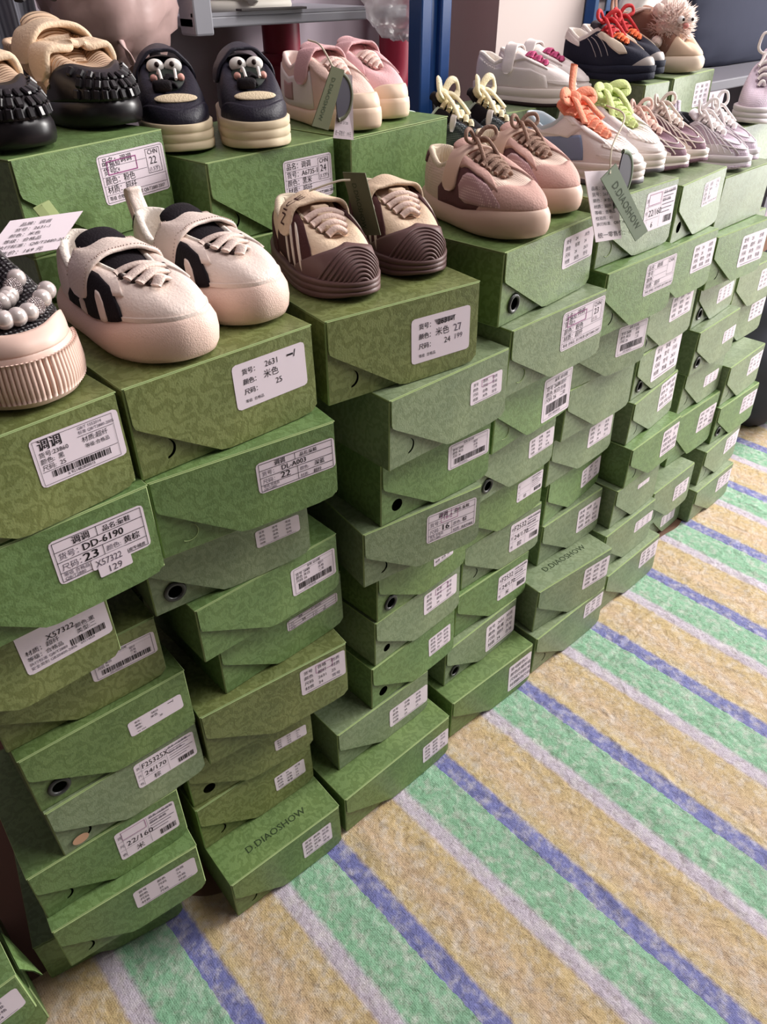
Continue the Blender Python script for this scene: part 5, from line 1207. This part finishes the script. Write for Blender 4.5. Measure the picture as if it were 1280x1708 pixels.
def tagset(name, base, label, white, strip, disc, string, price='199', vertical=True, group='brand hang tags'):
    t = empty(name, base, 0, label, 'hang tag', group); b = np.array(base)
    def L(q): return [tuple(np.array(p) - b) for p in q]
    if white:
        o, q, n = card('price_card', L(white), C('tag_white_card', (228, 214, 222), .5, .3), t); p, h = price_print(price); card_print('print', q, n, p, h, [M_INK, M_INK2, M_STAMP], o)
    if disc:
        c, r = np.array(disc[0]) - b, disc[1]; n = np.array([0, -1, 0]); V, F = [], []
        A = [(c[0] + r * math.cos(a) * (1 if math.cos(a) > 0 else .15), c[1], c[2] + r * 1.15 * math.sin(a)) for a in np.linspace(0, 2 * math.pi, 36, endpoint=False)]
        V = [(x, y - .002, z) for x, y, z in A] + A; F = [tuple(range(36))] + [(i, (i + 1) % 36, (i + 1) % 36 + 36, i + 36) for i in range(36)] + [tuple(range(71, 35, -1))]
        make('round_card', V, F, M_DISC, t)
        V, F = sweep_vf([A[k] for k in (27, 30, 33, 0, 3, 6, 9)], .004, .003, 30, 8, up=(0, -1, 0)); make('round_card_rim', V, F, disc[2], t, True)
    if strip:
        o, q, n = card('brand_strip', L(strip), M_TAGG if disc and disc[2] is M_TAGG else M_TAGD, t, off=(0, -.006, 0))
        Vt, Ft, w = text_geo('D.DIAOSHOW'); k = .72 / w
        e1 = q[3] - q[0]; e2 = q[1] - q[0]; ln, lw = np.linalg.norm(e1), np.linalg.norm(e2)
        make('brand_lettering', [tuple(q[0] + e1 * (.16 + v[0] * k) + e2 * (.30 + v[1] * k * ln / lw) + n * .0018) for v in Vt], Ft, M_BRAND, o)
    if string:
        V, F = sweep_vf(L(string), .0013, .0013, 30, 6); make('string', V, F, M_STRING, t, True)
    return t
tagset('hang_tag', (1.05, -.035, 1.08), 'green brand tag and price card hanging from the coral-laced sneaker',
       [(.98, -.033, 1.087), (1.062, -.033, 1.077), (1.118, -.033, .966), (1.042, -.033, .975)], [(1.012, -.036, 1.074), (1.046, -.036, 1.090), (1.183, -.036, .967), (1.149, -.036, .957)], ((1.075, -.0345, 1.062), .034, M_TAGG),
       [(1.225, .10, 1.135), (1.12, .0, 1.14), (1.05, -.03, 1.11), (1.033, -.044, 1.078)])
tagset('hang_tag', (.76, .262, 1.20), 'olive brand tag and price card hanging on the pink sneaker',
       [(.785, .268, 1.20), (.80, .262, 1.197), (.80, .262, 1.112), (.765, .268, 1.118)], [(.757, .262, 1.212), (.780, .262, 1.205), (.746, .262, 1.132), (.716, .262, 1.141)], ((.772, .263, 1.172), .026, M_OLIVE),
       [(.80, .36, 1.235), (.775, .30, 1.232), (.768, .262, 1.205)], '199')
tagset('hang_tag', (.655, .10, 1.11), 'dark olive tag standing between the cream and brown sneakers', None, [(.648, .115, 1.112), (.660, .085, 1.114), (.668, .065, 1.04), (.656, .095, 1.036)], None, [(.60, .12, 1.095), (.63, .10, 1.105), (.647, .094, 1.105)])
t = tagset('hang_tag', (.30, .24, 1.075), 'white price card resting flat on the heel of the cream striped sneaker', None, None, None, [(.318, .225, 1.078), (.322, .235, 1.082), (.325, .245, 1.075)])
b = np.array((.30, .24, 1.075))
q0 = [np.array(p) - b for p in ((.268, .235, 1.096), (.352, .235, 1.092), (.300, .205, 1.065), (.216, .205, 1.069))]
o, q, n = card('price_card', q0, C('tag_white_card', (228, 214, 222), .5, .3), t)
p = Print(); h = .8
for k, tx in enumerate(('品牌：调调', '货号：2631-1', '颜色：米色', '等级：合格品', '执行标准：QB/T2880-2012')): p.t(.2 - .02 * k, .16 + k * .115, .06, tx)
p.t(.12, .76, .07, '零售价：169 元')
n2 = n if n[2] > 0 else -n
card_print('print', q, n2, p, h, [M_INK], o, .0022)
V, F = sweep_vf([tuple(np.array(p) - b) for p in ((.335, .262, 1.062), (.318, .268, 1.10), (.328, .266, 1.075))], .012, .0012, 10, 6, up=(0, -1, 0)); make('leaf_card', V, F, C('pale_green_card', (196, 212, 150), .6), t)
